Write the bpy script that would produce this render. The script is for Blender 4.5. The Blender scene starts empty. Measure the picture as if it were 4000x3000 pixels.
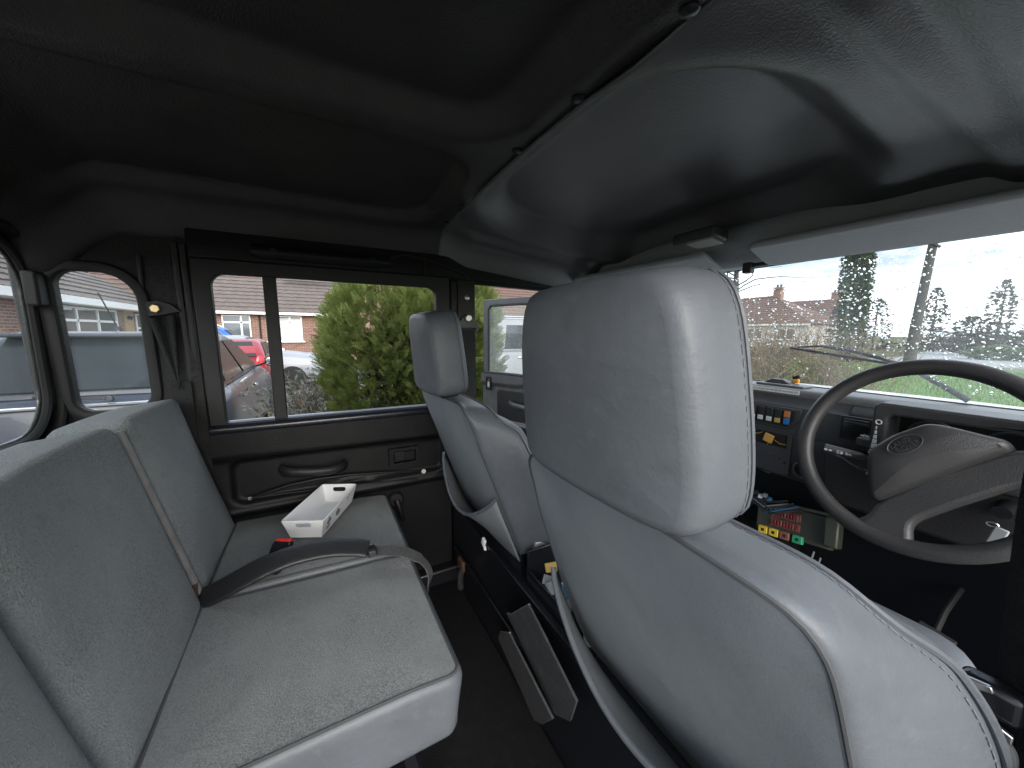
import bpy, bmesh, math, random
import numpy as np
from mathutils import Vector, Matrix, Euler
random.seed(7)
R = math.radians
S = bpy.context.scene
COL = S.collection

# ------------------------------------------------------------------ camera
CAM = Vector((0.70, 0.0, 1.50))
YAW, PITCH, ROLL = R(61.6), R(8.1), R(0.4)
fw = Vector((-math.sin(YAW)*math.cos(PITCH), math.cos(YAW)*math.cos(PITCH), -math.sin(PITCH)))
rt = Vector((math.cos(YAW), math.sin(YAW), 0))
up = rt.cross(fw)
rt, up = rt*math.cos(ROLL)+up*math.sin(ROLL), up*math.cos(ROLL)-rt*math.sin(ROLL)
cd = bpy.data.cameras.new('camera')
cam = bpy.data.objects.new('camera', cd); COL.objects.link(cam)
m = Matrix((rt, up, -fw)).transposed().to_4x4(); m.translation = CAM
cam.matrix_world = m
cd.sensor_width = 36; cd.lens = 1426/4000*36; cd.clip_start = 0.02; cd.clip_end = 2000
S.camera = cam

# ------------------------------------------------------------------ world, sun, exposure
SUN_EL, SUN_AZ = R(27), R(97)          # azimuth: from +Y (vehicle forward) towards +X
w = bpy.data.worlds.new('World'); S.world = w; w.use_nodes = True
nt = w.node_tree; nt.nodes.clear()
out = nt.nodes.new('ShaderNodeOutputWorld'); bg = nt.nodes.new('ShaderNodeBackground')
sky = nt.nodes.new('ShaderNodeTexSky'); sky.sky_type = 'NISHITA'; sky.sun_disc = False
sky.sun_elevation = SUN_EL; sky.sun_rotation = SUN_AZ; sky.air_density = 1.2; sky.dust_density = 2.0
tc = nt.nodes.new('ShaderNodeTexCoord'); mp = nt.nodes.new('ShaderNodeMapping')
mp.inputs['Scale'].default_value = (1.0, 1.0, 2.6)
nz = nt.nodes.new('ShaderNodeTexNoise'); nz.inputs['Scale'].default_value = 2.6
nz.inputs['Detail'].default_value = 8; nz.inputs['Roughness'].default_value = .55
cr = nt.nodes.new('ShaderNodeValToRGB')
cr.color_ramp.elements[0].position = .34; cr.color_ramp.elements[0].color = (0.28, 0.28, 0.28, 1)
cr.color_ramp.elements[1].position = .52; cr.color_ramp.elements[1].color = (1, 1, 1, 1)
nz2 = nt.nodes.new('ShaderNodeTexNoise'); nz2.inputs['Scale'].default_value = 3.5; nz2.inputs['Detail'].default_value = 6
cr2 = nt.nodes.new('ShaderNodeValToRGB')
cr2.color_ramp.elements[0].position = .40; cr2.color_ramp.elements[0].color = (1.3, 1.55, 1.9, 1)
cr2.color_ramp.elements[1].position = .72; cr2.color_ramp.elements[1].color = (7.4, 7.6, 7.8, 1)
mx = nt.nodes.new('ShaderNodeMix'); mx.data_type = 'RGBA'
L = nt.links.new
L(tc.outputs['Generated'], mp.inputs['Vector']); L(mp.outputs[0], nz.inputs['Vector']); L(mp.outputs[0], nz2.inputs['Vector'])
L(nz.outputs[0], cr.inputs[0]); L(nz2.outputs[0], cr2.inputs[0])
L(cr.outputs[0], mx.inputs[0]); L(sky.outputs[0], mx.inputs[6]); L(cr2.outputs[0], mx.inputs[7])
L(mx.outputs[2], bg.inputs[0]); L(bg.outputs[0], out.inputs[0])
bg.inputs[1].default_value = 0.12
sd = bpy.data.lights.new('sun', 'SUN'); sd.energy = .75; sd.angle = R(50); sd.color = (1.0, .98, .96)
sun = bpy.data.objects.new('sun', sd); COL.objects.link(sun)
sdir = Vector((math.sin(SUN_AZ)*math.cos(SUN_EL), math.cos(SUN_AZ)*math.cos(SUN_EL), math.sin(SUN_EL)))
sun.rotation_euler = sdir.to_track_quat('Z', 'Y').to_euler(); sun.location = (0, 0, 20)
S.view_settings.view_transform = 'Standard'; S.view_settings.look = 'None'
S.view_settings.gamma = 1; S.view_settings.use_curve_mapping = False
S.view_settings.exposure = 2.35
S.cycles.max_bounces = 10; S.cycles.diffuse_bounces = 5; S.cycles.glossy_bounces = 4
S.cycles.transmission_bounces = 6; S.cycles.transparent_max_bounces = 24
S.cycles.sample_clamp_indirect = 6; S.cycles.caustics_reflective = False; S.cycles.caustics_refractive = False
S.cycles.use_denoising = True

# ------------------------------------------------------------------ materials
def mat(name, col, rough=.5, bump=None, var=None, metal=0., spec=.5, emit=None, coat=0., sheen=0., alpha=None):
    """bump: list of (kind, scale, strength, distance); var: list of (scale, amount, colour2)"""
    M = bpy.data.materials.new(name); M.use_nodes = True
    n = M.node_tree.nodes; l = M.node_tree.links.new; b = n['Principled BSDF']
    b.inputs['Base Color'].default_value = (*col, 1); b.inputs['Roughness'].default_value = rough
    b.inputs['Metallic'].default_value = metal; b.inputs['Specular IOR Level'].default_value = spec
    b.inputs['Coat Weight'].default_value = coat; b.inputs['Sheen Weight'].default_value = sheen
    if emit: b.inputs['Emission Color'].default_value = (*emit[0], 1); b.inputs['Emission Strength'].default_value = emit[1]
    co = n.new('ShaderNodeTexCoord')
    src = None
    for (sc, lo, hi, c2) in (var or []):
        t = n.new('ShaderNodeTexNoise'); t.inputs['Scale'].default_value = sc; t.inputs['Detail'].default_value = 5
        l(co.outputs['Object'], t.inputs['Vector'])
        r = n.new('ShaderNodeMapRange'); r.inputs[1].default_value = lo; r.inputs[2].default_value = hi
        l(t.outputs[0], r.inputs[0])
        x = n.new('ShaderNodeMix'); x.data_type = 'RGBA'; l(r.outputs[0], x.inputs[0])
        if src is None: x.inputs[6].default_value = (*col, 1)
        else: l(src, x.inputs[6])
        x.inputs[7].default_value = (*c2, 1); src = x.outputs[2]
    if src is not None: l(src, b.inputs['Base Color'])
    prev = None
    for (kind, sc, st, dist) in (bump or []):
        if kind == 'noise':
            t = n.new('ShaderNodeTexNoise'); t.inputs['Detail'].default_value = 4; o = t.outputs[0]
        elif kind == 'voronoi':
            t = n.new('ShaderNodeTexVoronoi'); o = t.outputs['Distance']
        elif kind == 'crackle':
            t = n.new('ShaderNodeTexVoronoi'); t.feature = 'DISTANCE_TO_EDGE'; o = t.outputs['Distance']
        elif kind == 'wave':
            t = n.new('ShaderNodeTexWave'); t.bands_direction = 'DIAGONAL'; t.inputs['Distortion'].default_value = 1.5; o = t.outputs['Fac']
        t.inputs['Scale'].default_value = sc
        if isinstance(dist, tuple):
            mm = n.new('ShaderNodeMapping'); mm.inputs['Scale'].default_value = dist[1]; dist = dist[0]
            l(co.outputs['Object'], mm.inputs['Vector']); l(mm.outputs[0], t.inputs['Vector'])
        else: l(co.outputs['Object'], t.inputs['Vector'])
        bn = n.new('ShaderNodeBump'); bn.inputs['Strength'].default_value = st; bn.inputs['Distance'].default_value = dist
        l(o, bn.inputs['Height'])
        if prev: l(prev, bn.inputs['Normal'])
        prev = bn.outputs[0]
    if prev: l(prev, b.inputs['Normal'])
    return M

def glass(name, haze=.06, tint=(.96, .98, .98), hcol=(.85, .88, .9), hscale=3., spots=0., stretch=None, xramp=None, sscale=70, scut=.15):
    M = bpy.data.materials.new(name); M.use_nodes = True
    n = M.node_tree.nodes; l = M.node_tree.links.new; n.clear()
    o = n.new('ShaderNodeOutputMaterial'); tr = n.new('ShaderNodeBsdfTransparent'); tr.inputs[0].default_value = (*tint, 1)
    gl = n.new('ShaderNodeBsdfGlossy'); gl.inputs['Roughness'].default_value = .02
    lw = n.new('ShaderNodeLayerWeight'); lw.inputs[0].default_value = .5           # Schlick, same from both sides
    pw = n.new('ShaderNodeMath'); pw.operation = 'POWER'; l(lw.outputs['Facing'], pw.inputs[0]); pw.inputs[1].default_value = 5
    fr = n.new('ShaderNodeMath'); fr.operation = 'MULTIPLY_ADD'; l(pw.outputs[0], fr.inputs[0]); fr.inputs[1].default_value = .97; fr.inputs[2].default_value = .03
    m1 = n.new('ShaderNodeMixShader'); l(fr.outputs[0], m1.inputs[0]); l(tr.outputs[0], m1.inputs[1]); l(gl.outputs[0], m1.inputs[2])
    df = n.new('ShaderNodeBsdfTranslucent'); df.inputs[0].default_value = (*hcol, 1)
    co = n.new('ShaderNodeTexCoord'); t = n.new('ShaderNodeTexNoise'); t.inputs['Scale'].default_value = hscale; t.inputs['Detail'].default_value = 6
    if stretch:
        ms = n.new('ShaderNodeMapping'); ms.inputs['Scale'].default_value = stretch; l(co.outputs['Object'], ms.inputs['Vector']); l(ms.outputs[0], t.inputs['Vector'])
    else: l(co.outputs['Object'], t.inputs['Vector'])
    r = n.new('ShaderNodeMapRange'); r.inputs[1].default_value = .3; r.inputs[2].default_value = .75; r.inputs[3].default_value = haze*.35; r.inputs[4].default_value = haze*1.9
    l(t.outputs[0], r.inputs[0])
    fac = r.outputs[0]
    if xramp:                                   # condensation spreading from one side of the pane
        sx_ = n.new('ShaderNodeSeparateXYZ'); l(co.outputs['Object'], sx_.inputs[0]); rx_ = n.new('ShaderNodeMapRange'); rx_.interpolation_type = 'SMOOTHSTEP'
        rx_.inputs[1].default_value, rx_.inputs[2].default_value, rx_.inputs[3].default_value, rx_.inputs[4].default_value = xramp; l(sx_.outputs[0], rx_.inputs[0])
        mu = n.new('ShaderNodeMath'); mu.operation = 'MULTIPLY'; l(fac, mu.inputs[0]); l(rx_.outputs[0], mu.inputs[1]); fac = mu.outputs[0]
    if spots:
        v = n.new('ShaderNodeTexVoronoi'); v.inputs['Scale'].default_value = sscale; l(co.outputs['Object'], v.inputs['Vector'])
        r2 = n.new('ShaderNodeMapRange'); r2.inputs[1].default_value = scut-.03; r2.inputs[2].default_value = scut+.02; r2.inputs[3].default_value = spots; r2.inputs[4].default_value = 0
        l(v.outputs['Distance'], r2.inputs[0])
        ad = n.new('ShaderNodeMath'); ad.operation = 'MAXIMUM'; l(fac, ad.inputs[0]); l(r2.outputs[0], ad.inputs[1]); fac = ad.outputs[0]
    m2 = n.new('ShaderNodeMixShader'); l(fac, m2.inputs[0]); l(m1.outputs[0], m2.inputs[1]); l(df.outputs[0], m2.inputs[2])
    l(m2.outputs[0], o.inputs[0])
    return M

M_ = {}
M_['lining'] = mat('lining', (.078, .079, .083), .32, [('noise', 300, .35, .003), ('noise', 30, .06, .01)], [(9, .35, .75, (.092, .093, .096))], spec=.9)  # front of the one black vinyl lining, windscreen light put into its colour
M_['lining_rear'] = mat('lining_rear', (.026, .025, .025), .36, [('noise', 300, .5, .004), ('noise', 30, .12, .01)], [(9, .35, .75, (.040, .038, .037))], spec=.4)  # same vinyl, darkened to carry the shade at the rear
M_['trim'] = mat('trim', (.007, .0075, .0085), .42, [('noise', 420, .3, .003)], [(14, .4, .8, (.011, .0115, .0125))], spec=.25)
M_['carpet'] = mat('carpet', (.007, .007, .008), .85, [('noise', 500, .8, .006)], [(60, .5, .8, (.016, .015, .015))], spec=.2)
M_['pillar'] = mat('pillar', (.013, .013, .013), .6, [('noise', 160, .5, .004)], [(25, .5, .85, (.030, .028, .026))], spec=.35)
M_['metal_black'] = mat('metal_black', (.010, .011, .014), .28, [('noise', 90, .08, .003)], spec=.5)
M_['frame'] = mat('frame', (.010, .0105, .0115), .5, [('noise', 300, .15, .003)], [(20, .45, .8, (.016, .016, .016))])
M_['rubber'] = mat('rubber', (.010, .010, .010), .65)
VG = [('crackle', 260, .13, (.0015, (1, 1, .75))), ('noise', 120, .12, .002), ('noise', 26, .22, (.004, (1, 1, 2.6))), ('noise', 9, .16, .012)]
M_['vinyl'] = mat('vinyl', (.112, .123, .138), .47, VG, [(6, .35, .75, (.094, .103, .115)), (55, .55, .85, (.126, .136, .150)), (22, .60, .85, (.084, .091, .101))], spec=.42)
M_['vinyl_back'] = mat('vinyl_back', (.205, .222, .236), .5, [('noise', 420, .18, .002), ('noise', 22, .06, (.004, (1, 1, .5))), ('noise', 8, .22, .014)], [(5, .35, .75, (.178, .193, .206)), (16, .6, .85, (.155, .168, .180))], spec=.4)
M_['seam'] = mat('seam', (.055, .058, .062), .7)
M_['thread'] = mat('thread', (.15, .16, .175), .8)
M_['fabric'] = mat('fabric', (.226, .237, .236), .88, [('wave', 330, .35, .003), ('noise', 420, .8, .004), ('noise', 14, .25, .012)], [(300, .40, .62, (.118, .132, .137)), (5, .35, .75, (.245, .262, .264)), (34, .60, .8, (.165, .180, .184)), (3, .55, .75, (.178, .196, .200))], spec=.25, sheen=.15)
M_['fabric_dark'] = mat('fabric_dark', (.105, .112, .115), .88, [('noise', 420, .8, .004)], [(380, .42, .62, (.065, .07, .072))], spec=.25, sheen=.1)
M_['steel'] = mat('steel', (.55, .55, .56), .3, [('noise', 80, .1, .002)], metal=1.)
M_['brass'] = mat('brass', (.62, .46, .25), .3, metal=1.)
M_['zinc'] = mat('zinc', (.42, .42, .42), .5, [('noise', 60, .2, .002)], [(30, .4, .7, (.28, .27, .26))], metal=.5)
M_['rust'] = mat('rust', (.09, .042, .024), .9, [('noise', 90, .5, .003)], [(40, .4, .7, (.05, .03, .025))])
M_['glass_side'] = glass('glass_side', .055, hscale=5, spots=0)
M_['glass_rear'] = glass('glass_rear', .012, hscale=5, spots=0)
M_['glass_quarter'] = glass('glass_quarter', .025, hscale=1, stretch=(9, 9, 1.6))
M_['glass_front'] = glass('glass_front', .045, hscale=1, stretch=(7, 7, 2.), xramp=(.15, .50, .5, 1.15))
M_['glass_door'] = glass('glass_door', .07, hscale=5, spots=.35)
M_['webbing'] = mat('webbing', (.018, .018, .019), .75, [('wave', 160, .5, .003)], [(200, .4, .6, (.034, .034, .035))], spec=.35)
M_['webbing_grey'] = mat('webbing_grey', (.10, .10, .10), .8, [('wave', 160, .5, .003)], [(200, .4, .6, (.06, .06, .06))])

# ------------------------------------------------------------------ mesh building
WO = {}
class MB:
    def __init__(s): s.v = []; s.f = []
    def add(s, vs, fs):
        o = len(s.v); s.v += [tuple(v) for v in vs]; s.f += [tuple(i+o for i in f) for f in fs]; return s
    def box(s, lo, hi, rot=None, c=None):
        x0, y0, z0 = lo; x1, y1, z1 = hi
        vs = [Vector(p) for p in ((x0,y0,z0),(x1,y0,z0),(x1,y1,z0),(x0,y1,z0),(x0,y0,z1),(x1,y0,z1),(x1,y1,z1),(x0,y1,z1))]
        if rot is not None:
            cc = Vector(c) if c is not None else (Vector(lo)+Vector(hi))/2
            e = Euler(rot).to_matrix(); vs = [e @ (p-cc)+cc for p in vs]
        return s.add(vs, [(0,3,2,1),(4,5,6,7),(0,1,5,4),(1,2,6,5),(2,3,7,6),(3,0,4,7)])
    def loft(s, rings, caps=True, closed=True):
        n = len(rings[0]); o = len(s.v)
        for r in rings: s.v += [tuple(p) for p in r]
        for i in range(len(rings)-1):
            for j in range(n if closed else n-1):
                a = o+i*n+j; b = o+i*n+(j+1) % n
                s.f.append((a, b, b+n, a+n))
        if caps in (True, 'a'): s.f.append(tuple(o+j for j in reversed(range(n))))
        if caps in (True, 'b'): s.f.append(tuple(o+(len(rings)-1)*n+j for j in range(n)))
        return s
    def tube(s, path, r, n=8, closed=False, flat=1., upv=None):
        path = [Vector(p) for p in path]; rings = []; N = len(path)
        pu = None
        for i, p in enumerate(path):
            a = path[(i-1) % N] if (closed or i > 0) else p; b = path[(i+1) % N] if (closed or i < N-1) else p
            t = (b-a).normalized()
            if pu is None:
                u0 = Vector(upv) if upv else (Vector((0,0,1)) if abs(t.z) < .9 else Vector((1,0,0)))
            else: u0 = pu
            u = (u0 - t*u0.dot(t)).normalized(); pu = u; w_ = t.cross(u)
            rr = r[i] if isinstance(r, (list, tuple)) else r
            rings.append([p+u*math.cos(q)*rr*flat+w_*math.sin(q)*rr for q in (2*math.pi*k/n for k in range(n))])
        if closed: rings.append(rings[0]); return s.loft(rings, caps=False)
        return s.loft(rings)
    def disc(s, c, axis, r, h, n=20, rim=.2):
        c = Vector(c); a = Vector(axis).normalized(); u = a.orthogonal().normalized(); w_ = a.cross(u)
        prof = [(r, 0), (r, h*(1-rim)), (r*(1-rim*.7), h)]
        return s.loft([[c+a*hh+u*math.cos(2*math.pi*k/n)*rr+w_*math.sin(2*math.pi*k/n)*rr for k in range(n)] for rr, hh in prof])
    def grid(s, fn, us, vs_):
        o = len(s.v); n = len(vs_)
        for u in us:
            for v in vs_: s.v.append(tuple(fn(u, v)))
        for i in range(len(us)-1):
            for j in range(n-1):
                a = o+i*n+j; s.f.append((a, a+1, a+n+1, a+n))
        return s
    def map(s, fn): s.v = [tuple(fn(Vector(v))) for v in s.v]; return s
    def build(s, name, material, parent=None, smooth=40, bevel=0, seg=2, local=False, subsurf=0, solid=0):
        me = bpy.data.meshes.new(name); me.from_pydata(s.v, [], s.f); me.update()
        b = bmesh.new(); b.from_mesh(me); bmesh.ops.recalc_face_normals(b, faces=b.faces); b.to_mesh(me); b.free()
        return link(name, me, material, parent, smooth, bevel, seg, local, subsurf, solid)
def link(name, me, material, parent=None, smooth=40, bevel=0, seg=2, local=False, subsurf=0, solid=0):
    if smooth: me.shade_smooth(); me.set_sharp_from_angle(angle=R(smooth))
    o = bpy.data.objects.new(name, me); COL.objects.link(o)
    me.materials.append(M_[material] if isinstance(material, str) else material)
    if solid:
        md = o.modifiers.new('solid', 'SOLIDIFY'); md.thickness = solid; md.offset = 0
    if bevel:
        md = o.modifiers.new('bevel', 'BEVEL'); md.width = bevel; md.segments = seg; md.limit_method = 'ANGLE'; md.angle_limit = R(40); md.harden_normals = False
    if subsurf:
        md = o.modifiers.new('sub', 'SUBSURF'); md.levels = subsurf; md.render_levels = subsurf
    if parent:
        o.parent = parent
        if not local and parent.type == 'EMPTY': o.location = -Vector(parent.location)
    return o
def fast(name, V, F, material, parent=None, smooth=0, local=False):
    """V (n,3) array, F (m,k) array"""
    V = np.asarray(V, np.float32); F = np.asarray(F, np.int32); k = F.shape[1]
    me = bpy.data.meshes.new(name); me.vertices.add(len(V)); me.vertices.foreach_set('co', V.ravel())
    me.loops.add(F.size); me.loops.foreach_set('vertex_index', F.ravel()); me.polygons.add(len(F))
    me.polygons.foreach_set('loop_start', np.arange(0, F.size, k, dtype=np.int32)); me.update(calc_edges=True); me.validate()
    return link(name, me, material, parent, smooth, local=local)
def tag(o, label, cat, group=None, kind=None):
    if label: o['label'] = label
    if cat: o['category'] = cat
    if group: o['group'] = group
    if kind: o['kind'] = kind
    return o
def thing(name, label, cat, loc=(0, 0, 0), rotz=0, group=None):
    o = bpy.data.objects.new(name, None); COL.objects.link(o); o.empty_display_size = .05
    o.location = loc; o.rotation_euler = (0, 0, rotz); return tag(o, label, cat, group)
def struct(o, label=None):
    o['kind'] = 'structure'
    if label: o['label'] = label
    return o
def rrect(w_, h_, r, n=6, c=(0, 0)):
    """rounded rectangle outline, ccw; r one radius or four (tr, tl, bl, br)"""
    rs = r if isinstance(r, (list, tuple)) else [r]*4; P = []
    for k, (sx, sy) in enumerate(((1, 1), (-1, 1), (-1, -1), (1, -1))):
        q = rs[k]; cx, cy = c[0]+sx*(w_/2-q), c[1]+sy*(h_/2-q)
        for i in range(n+1):
            a = math.pi/2*(k+i/n); P.append((cx+q*math.cos(a), cy+q*math.sin(a)))
    return P
def dense(P, step):
    Q = []
    for i, a in enumerate(P):
        b = P[(i+1) % len(P)]; d = math.dist(a, b); k = max(1, int(d/step))
        for j in range(k): Q.append((a[0]+(b[0]-a[0])*j/k, a[1]+(b[1]-a[1])*j/k))
    return Q
def offset(P, d):
    Q = []; n = len(P)
    for i in range(n):
        a = Vector(P[i-1]); b = Vector(P[(i+1) % n]); t = (b-a)
        t = t.normalized() if t.length > 1e-9 else Vector((1, 0)); Q.append((P[i][0]-t.y*d, P[i][1]+t.x*d))
    return Q
def pillow(P, prof, fr, bulge0=0, bulge1=0, rings=(.93, .8, .6, .35, .12), deform=None, split=None):
    """outline P (ccw uv), prof: list of (w, inset); fr(u,v,w)->world; rounded, filled caps"""
    cx = sum(p[0] for p in P)/len(P); cy = sum(p[1] for p in P)/len(P)
    D = deform or (lambda u, v, w_: (u, v, w_))
    RR = []
    def cap(P0, w_, bl, sgn):
        out_ = []
        for t in rings: out_.append([(cx+(p[0]-cx)*t, cy+(p[1]-cy)*t, w_+sgn*bl*(1-t*t)) for p in P0])
        return out_
    first = offset(P, prof[0][1]); last = offset(P, prof[-1][1])
    RR += list(reversed(cap(first, prof[0][0], bulge0, -1)))
    for w_, ins in prof:
        Q = offset(P, ins) if ins else P
        RR.append([(p[0], p[1], w_) for p in Q])
    RR += cap(last, prof[-1][0], bulge1, 1)
    W_ = [[fr(*D(*p)) for p in r] for r in RR]; n = len(rings)
    if split == 0: return MB().loft(W_[:n+1], 'a'), MB().loft(W_[n:], 'b')          # (cap at w0, rest)
    if split == 1: return MB().loft(W_[-n-1:], 'b'), MB().loft(W_[:-n], 'a')         # (cap at w1, rest)
    return MB().loft(W_)
def edge_prof(d, r, n=4):
    """rounded edge profile for thickness d and edge radius r"""
    A = [(r-r*math.cos(math.pi/2*i/n), r-r*math.sin(math.pi/2*i/n)) for i in range(n+1)]
    return A + [(d-w_, i) for w_, i in reversed(A)]
def frame_xy(o, ex, ey, ez):
    o, ex, ey, ez = Vector(o), Vector(ex), Vector(ey), Vector(ez)
    return lambda u, v, w_: o+ex*u+ey*v+ez*w_
def plate(P, fr, t, holes=()):
    """flat plate of thickness t from outline P with rounded holes, via bmesh fill"""
    b = bmesh.new(); loops = []
    for Q in [P]+list(holes):
        vs = [b.verts.new((q[0], q[1], 0)) for q in Q]
        loops += [b.edges.new((vs[i], vs[(i+1) % len(vs)])) for i in range(len(vs))]
    bmesh.ops.triangle_fill(b, use_beauty=True, use_dissolve=False, edges=loops)
    b.verts.ensure_lookup_table(); b.verts.index_update()
    V = [v.co.copy() for v in b.verts]; F = [[v.index for v in f.verts] for f in b.faces]
    bd = [(e.verts[0].index, e.verts[1].index) for e in b.edges if len(e.link_faces) == 1]; b.free()
    mb = MB(); n = len(V)
    mb.v = [tuple(fr(p.x, p.y, 0)) for p in V]+[tuple(fr(p.x, p.y, t)) for p in V]
    mb.f = [tuple(f) for f in F]+[tuple(i+n for i in reversed(f)) for f in F]+[(i, j, j+n, i+n) for i, j in bd]
    return mb
def text_mesh(txt, size, fr, name, material, parent, align='CENTER', ext=0., bold=0., **k):
    c = bpy.data.curves.new('t', 'FONT'); c.body = txt; c.size = size; c.align_x = align; c.align_y = 'CENTER'; c.extrude = ext; c.offset = bold
    c.resolution_u = 2
    o = bpy.data.objects.new('t', c); COL.objects.link(o); bpy.context.view_layer.update()
    me = bpy.data.meshes.new_from_object(o.evaluated_get(bpy.context.evaluated_depsgraph_get()))
    bpy.data.objects.remove(o); bpy.data.curves.remove(c)
    for v in me.vertices: v.co = fr(v.co.x, v.co.y, v.co.z)
    me.materials.clear()
    return link(name, me, material, parent, smooth=0, **k)
def smooth01(x):
    x = max(0., min(1., x)); return x*x*(3-2*x)
def copy_tree(o, parent=None):
    c = o.copy(); COL.objects.link(c)
    if parent: c.parent = parent
    for ch in list(o.children): copy_tree(ch, c)
    return c
# ================================================================== cab shell (setting)
def yz(X, sgn=1):            # plate frame: u=Y, v=Z, w outward along -X
    return lambda u, v, w_: Vector((sgn*(X-w_), u, v))
def tumble(z): return -.722+.05*max(0, z-1.2)     # side plane leans in above the waist
# --- headlining as moulded heightfield
def sd_rr(x, y, cx, cy, hx, hy, r):
    qx, qy = abs(x-cx)-hx+r, abs(y-cy)-hy+r
    return math.hypot(max(qx, 0), max(qy, 0))+min(max(qx, qy), 0)-r
def bump_(d, w_): return math.exp(-(d/w_)**2)
def z_front(x, y):
    z = 1.900-.035*(x/.62)**2-.100*max(0, y-.43)
    d = sd_rr(x, y, -.055, .80, .425, .335, .235)
    z += .055*smooth01((.045-d)/.10)
    z -= .010*bump_(d-.06, .045)
    z -= .012*bump_(x-(.485+.06*(y-.65)), .022)*smooth01((y-.47)/.1)
    z -= .020*smooth01((abs(x+.02)-.52)/.07)*smooth01((y-.45)/.1)      # side valance step
    z -= .10*smooth01((abs(x)-.60)/.10)**2
    z -= .038*smooth01((y-1.09)/.07)
    return z
def z_rear(x, y):
    z = 1.897-.035*(x/.62)**2
    z += .052*smooth01((.018-sd_rr(x, y, .32, -.12, .395, .50, .13))/.055)
    z += .034*smooth01((.012-sd_rr(x, y, -.375, -.10, .235, .465, .12))/.035)
    z -= .10*smooth01((abs(x)-.60)/.10)**2
    z -= .13*smooth01((-.42-y)/.20)
    return z
def lin(a, b, n): return [a+(b-a)*i/n for i in range(n+1)]
hl = MB().grid(lambda u, v: (u, v, z_front(u, v)-.004), lin(-.705, .705, 150), lin(.428, 1.16, 84)).build('front_headlining', 'lining', smooth=180, solid=.006)
struct(hl, 'charcoal moulded front headlining with a large domed recess')
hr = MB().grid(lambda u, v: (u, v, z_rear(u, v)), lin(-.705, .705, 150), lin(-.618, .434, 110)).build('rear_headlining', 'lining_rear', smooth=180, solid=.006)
struct(hr, 'black moulded rear headlining with raised ribs')
# trim studs at the joint
for x in (-.55, -.405, -.055, .155, .365, .56):
    MB().disc((x, .418, z_rear(x, .418)-.003), (0, 0, -1), .012 if x > -.3 else .010, .005, 20, .5).build('trim_stud', 'metal_black', hr)
MB().disc((-.665, -.56, 1.735), (1, 0, -.4), .009, .004, 14, .5).build('trim_stud', 'zinc', hr)
# roof skin
struct(MB().box((-.80, -.68, 1.962), (.80, 1.26, 1.985)).build('roof_panel', 'metal_black', bevel=.01))
# --- side walls
def side(sgn, nm):
    # rear corner post with its small window
    P = [(-.63, .45), (-.30, .45), (-.30, 1.84), (-.63, 1.84)]
    H = rrect(.158, .378, [.075, .040, .035, .050], 8, (-.500, 1.462))
    o = plate(P, lambda u, v, w_: Vector((sgn*(tumble(v)-w_), u, v)), .035, [H]).build('side_wall', 'pillar', bevel=.008, seg=3)
    struct(o, nm[0])
    # raised window surround
    Q = dense(H, .02)
    t = [Vector((sgn*(tumble(v)+.004), u, v)) for u, v in offset(Q, -.012)]
    MB().tube(t, .014, 8, closed=True, flat=.6, upv=(1, 0, 0)).build('window_seal', 'rubber', o)
    MB().tube([Vector((sgn*(tumble(v)+.002), u, v)) for u, v in ((-.418, 1.24), (-.412, 1.5), (-.406, 1.70))], .006, 8).build('trim_edge', 'frame', o)
    pl = [(u, v) for u, v in offset(H, .004)]
    pl = plate(pl, lambda u, v, w_: Vector((sgn*(tumble(v)-.016-w_), u, v)), .004)
    pl.build('quarter_pane', 'glass_quarter', o, smooth=0)
    # vertical mouldings on the post
    for yy, r_ in ((-.625, .022), (-.605, .012)):
        MB().tube([Vector((sgn*(tumble(z)+.0), yy, z)) for z in lin(.6, 1.75, 8)], r_, 10).build('corner_moulding', 'pillar', o)
    for yy in (-.330, -.312):
        MB().tube([Vector((sgn*(tumble(z)+.004), yy, z)) for z in lin(.6, 1.74, 8)], .009, 8, flat=.7).build('post_moulding', 'frame', o)
    # cantrail above the doors
    c = MB()
    prof = [(-.735, 1.80), (-.735, 1.695), (-.695, 1.692), (-.678, 1.705), (-.672, 1.78), (-.690, 1.835), (-.735, 1.835)]
    c.loft([[Vector((sgn*x, y, z+dz)) for x, z in prof] for y, dz in ((-.30, -.0), (.0, 0), (.43, 0), (.9, -.012), (1.24, -.03))])
    c = struct(c.build('cantrail', 'trim', bevel=.006), nm[1])
    MB().box((sgn*-.700, .372, 1.70), (sgn*-.668, .376, 1.84)).build('trim_joint', 'rubber', c)
    # centre post
    b = MB().box((sgn*-.745, .475, .45), (sgn*-.692, .582, 1.72))
    b = struct(b.build('centre_post', 'frame', bevel=.008, seg=3), nm[2])
    MB().box((sgn*-.692, .505, 1.34), (sgn*-.684, .578, 1.705)).build('post_cover', 'frame', b, bevel=.003)
    MB().box((sgn*-.742, .580, .5), (sgn*-.722, .592, 1.70)).build('door_seal', 'rubber', b, bevel=.004)
    # front post
    a = MB().tube([(sgn*-.725, 1.385, 1.28), (sgn*-.722, 1.36, 1.34), (sgn*-.700, 1.205, 1.75)], .028, 8, flat=1.2)
    struct(a.build('windscreen_post', 'frame'), nm[3])
    struct(MB().box((sgn*-.745, 1.27, .45), (sgn*-.70, 1.39, 1.335)).build('front_post', 'frame', bevel=.01), nm[4])
    # sill
    struct(MB().box((sgn*-.76, -.63, .42), (sgn*-.66, 1.39, .52)).build('door_sill', 'metal_black', bevel=.01), nm[5])
side(1, ['black rear corner wall with a small round cornered window behind the rear door', 'black cantrail over the closed rear door', 'black centre post between rear door and open front door',
         'thin black windscreen post on the passenger side', 'front door post on the passenger side', 'door sill on the passenger side'])
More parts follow.
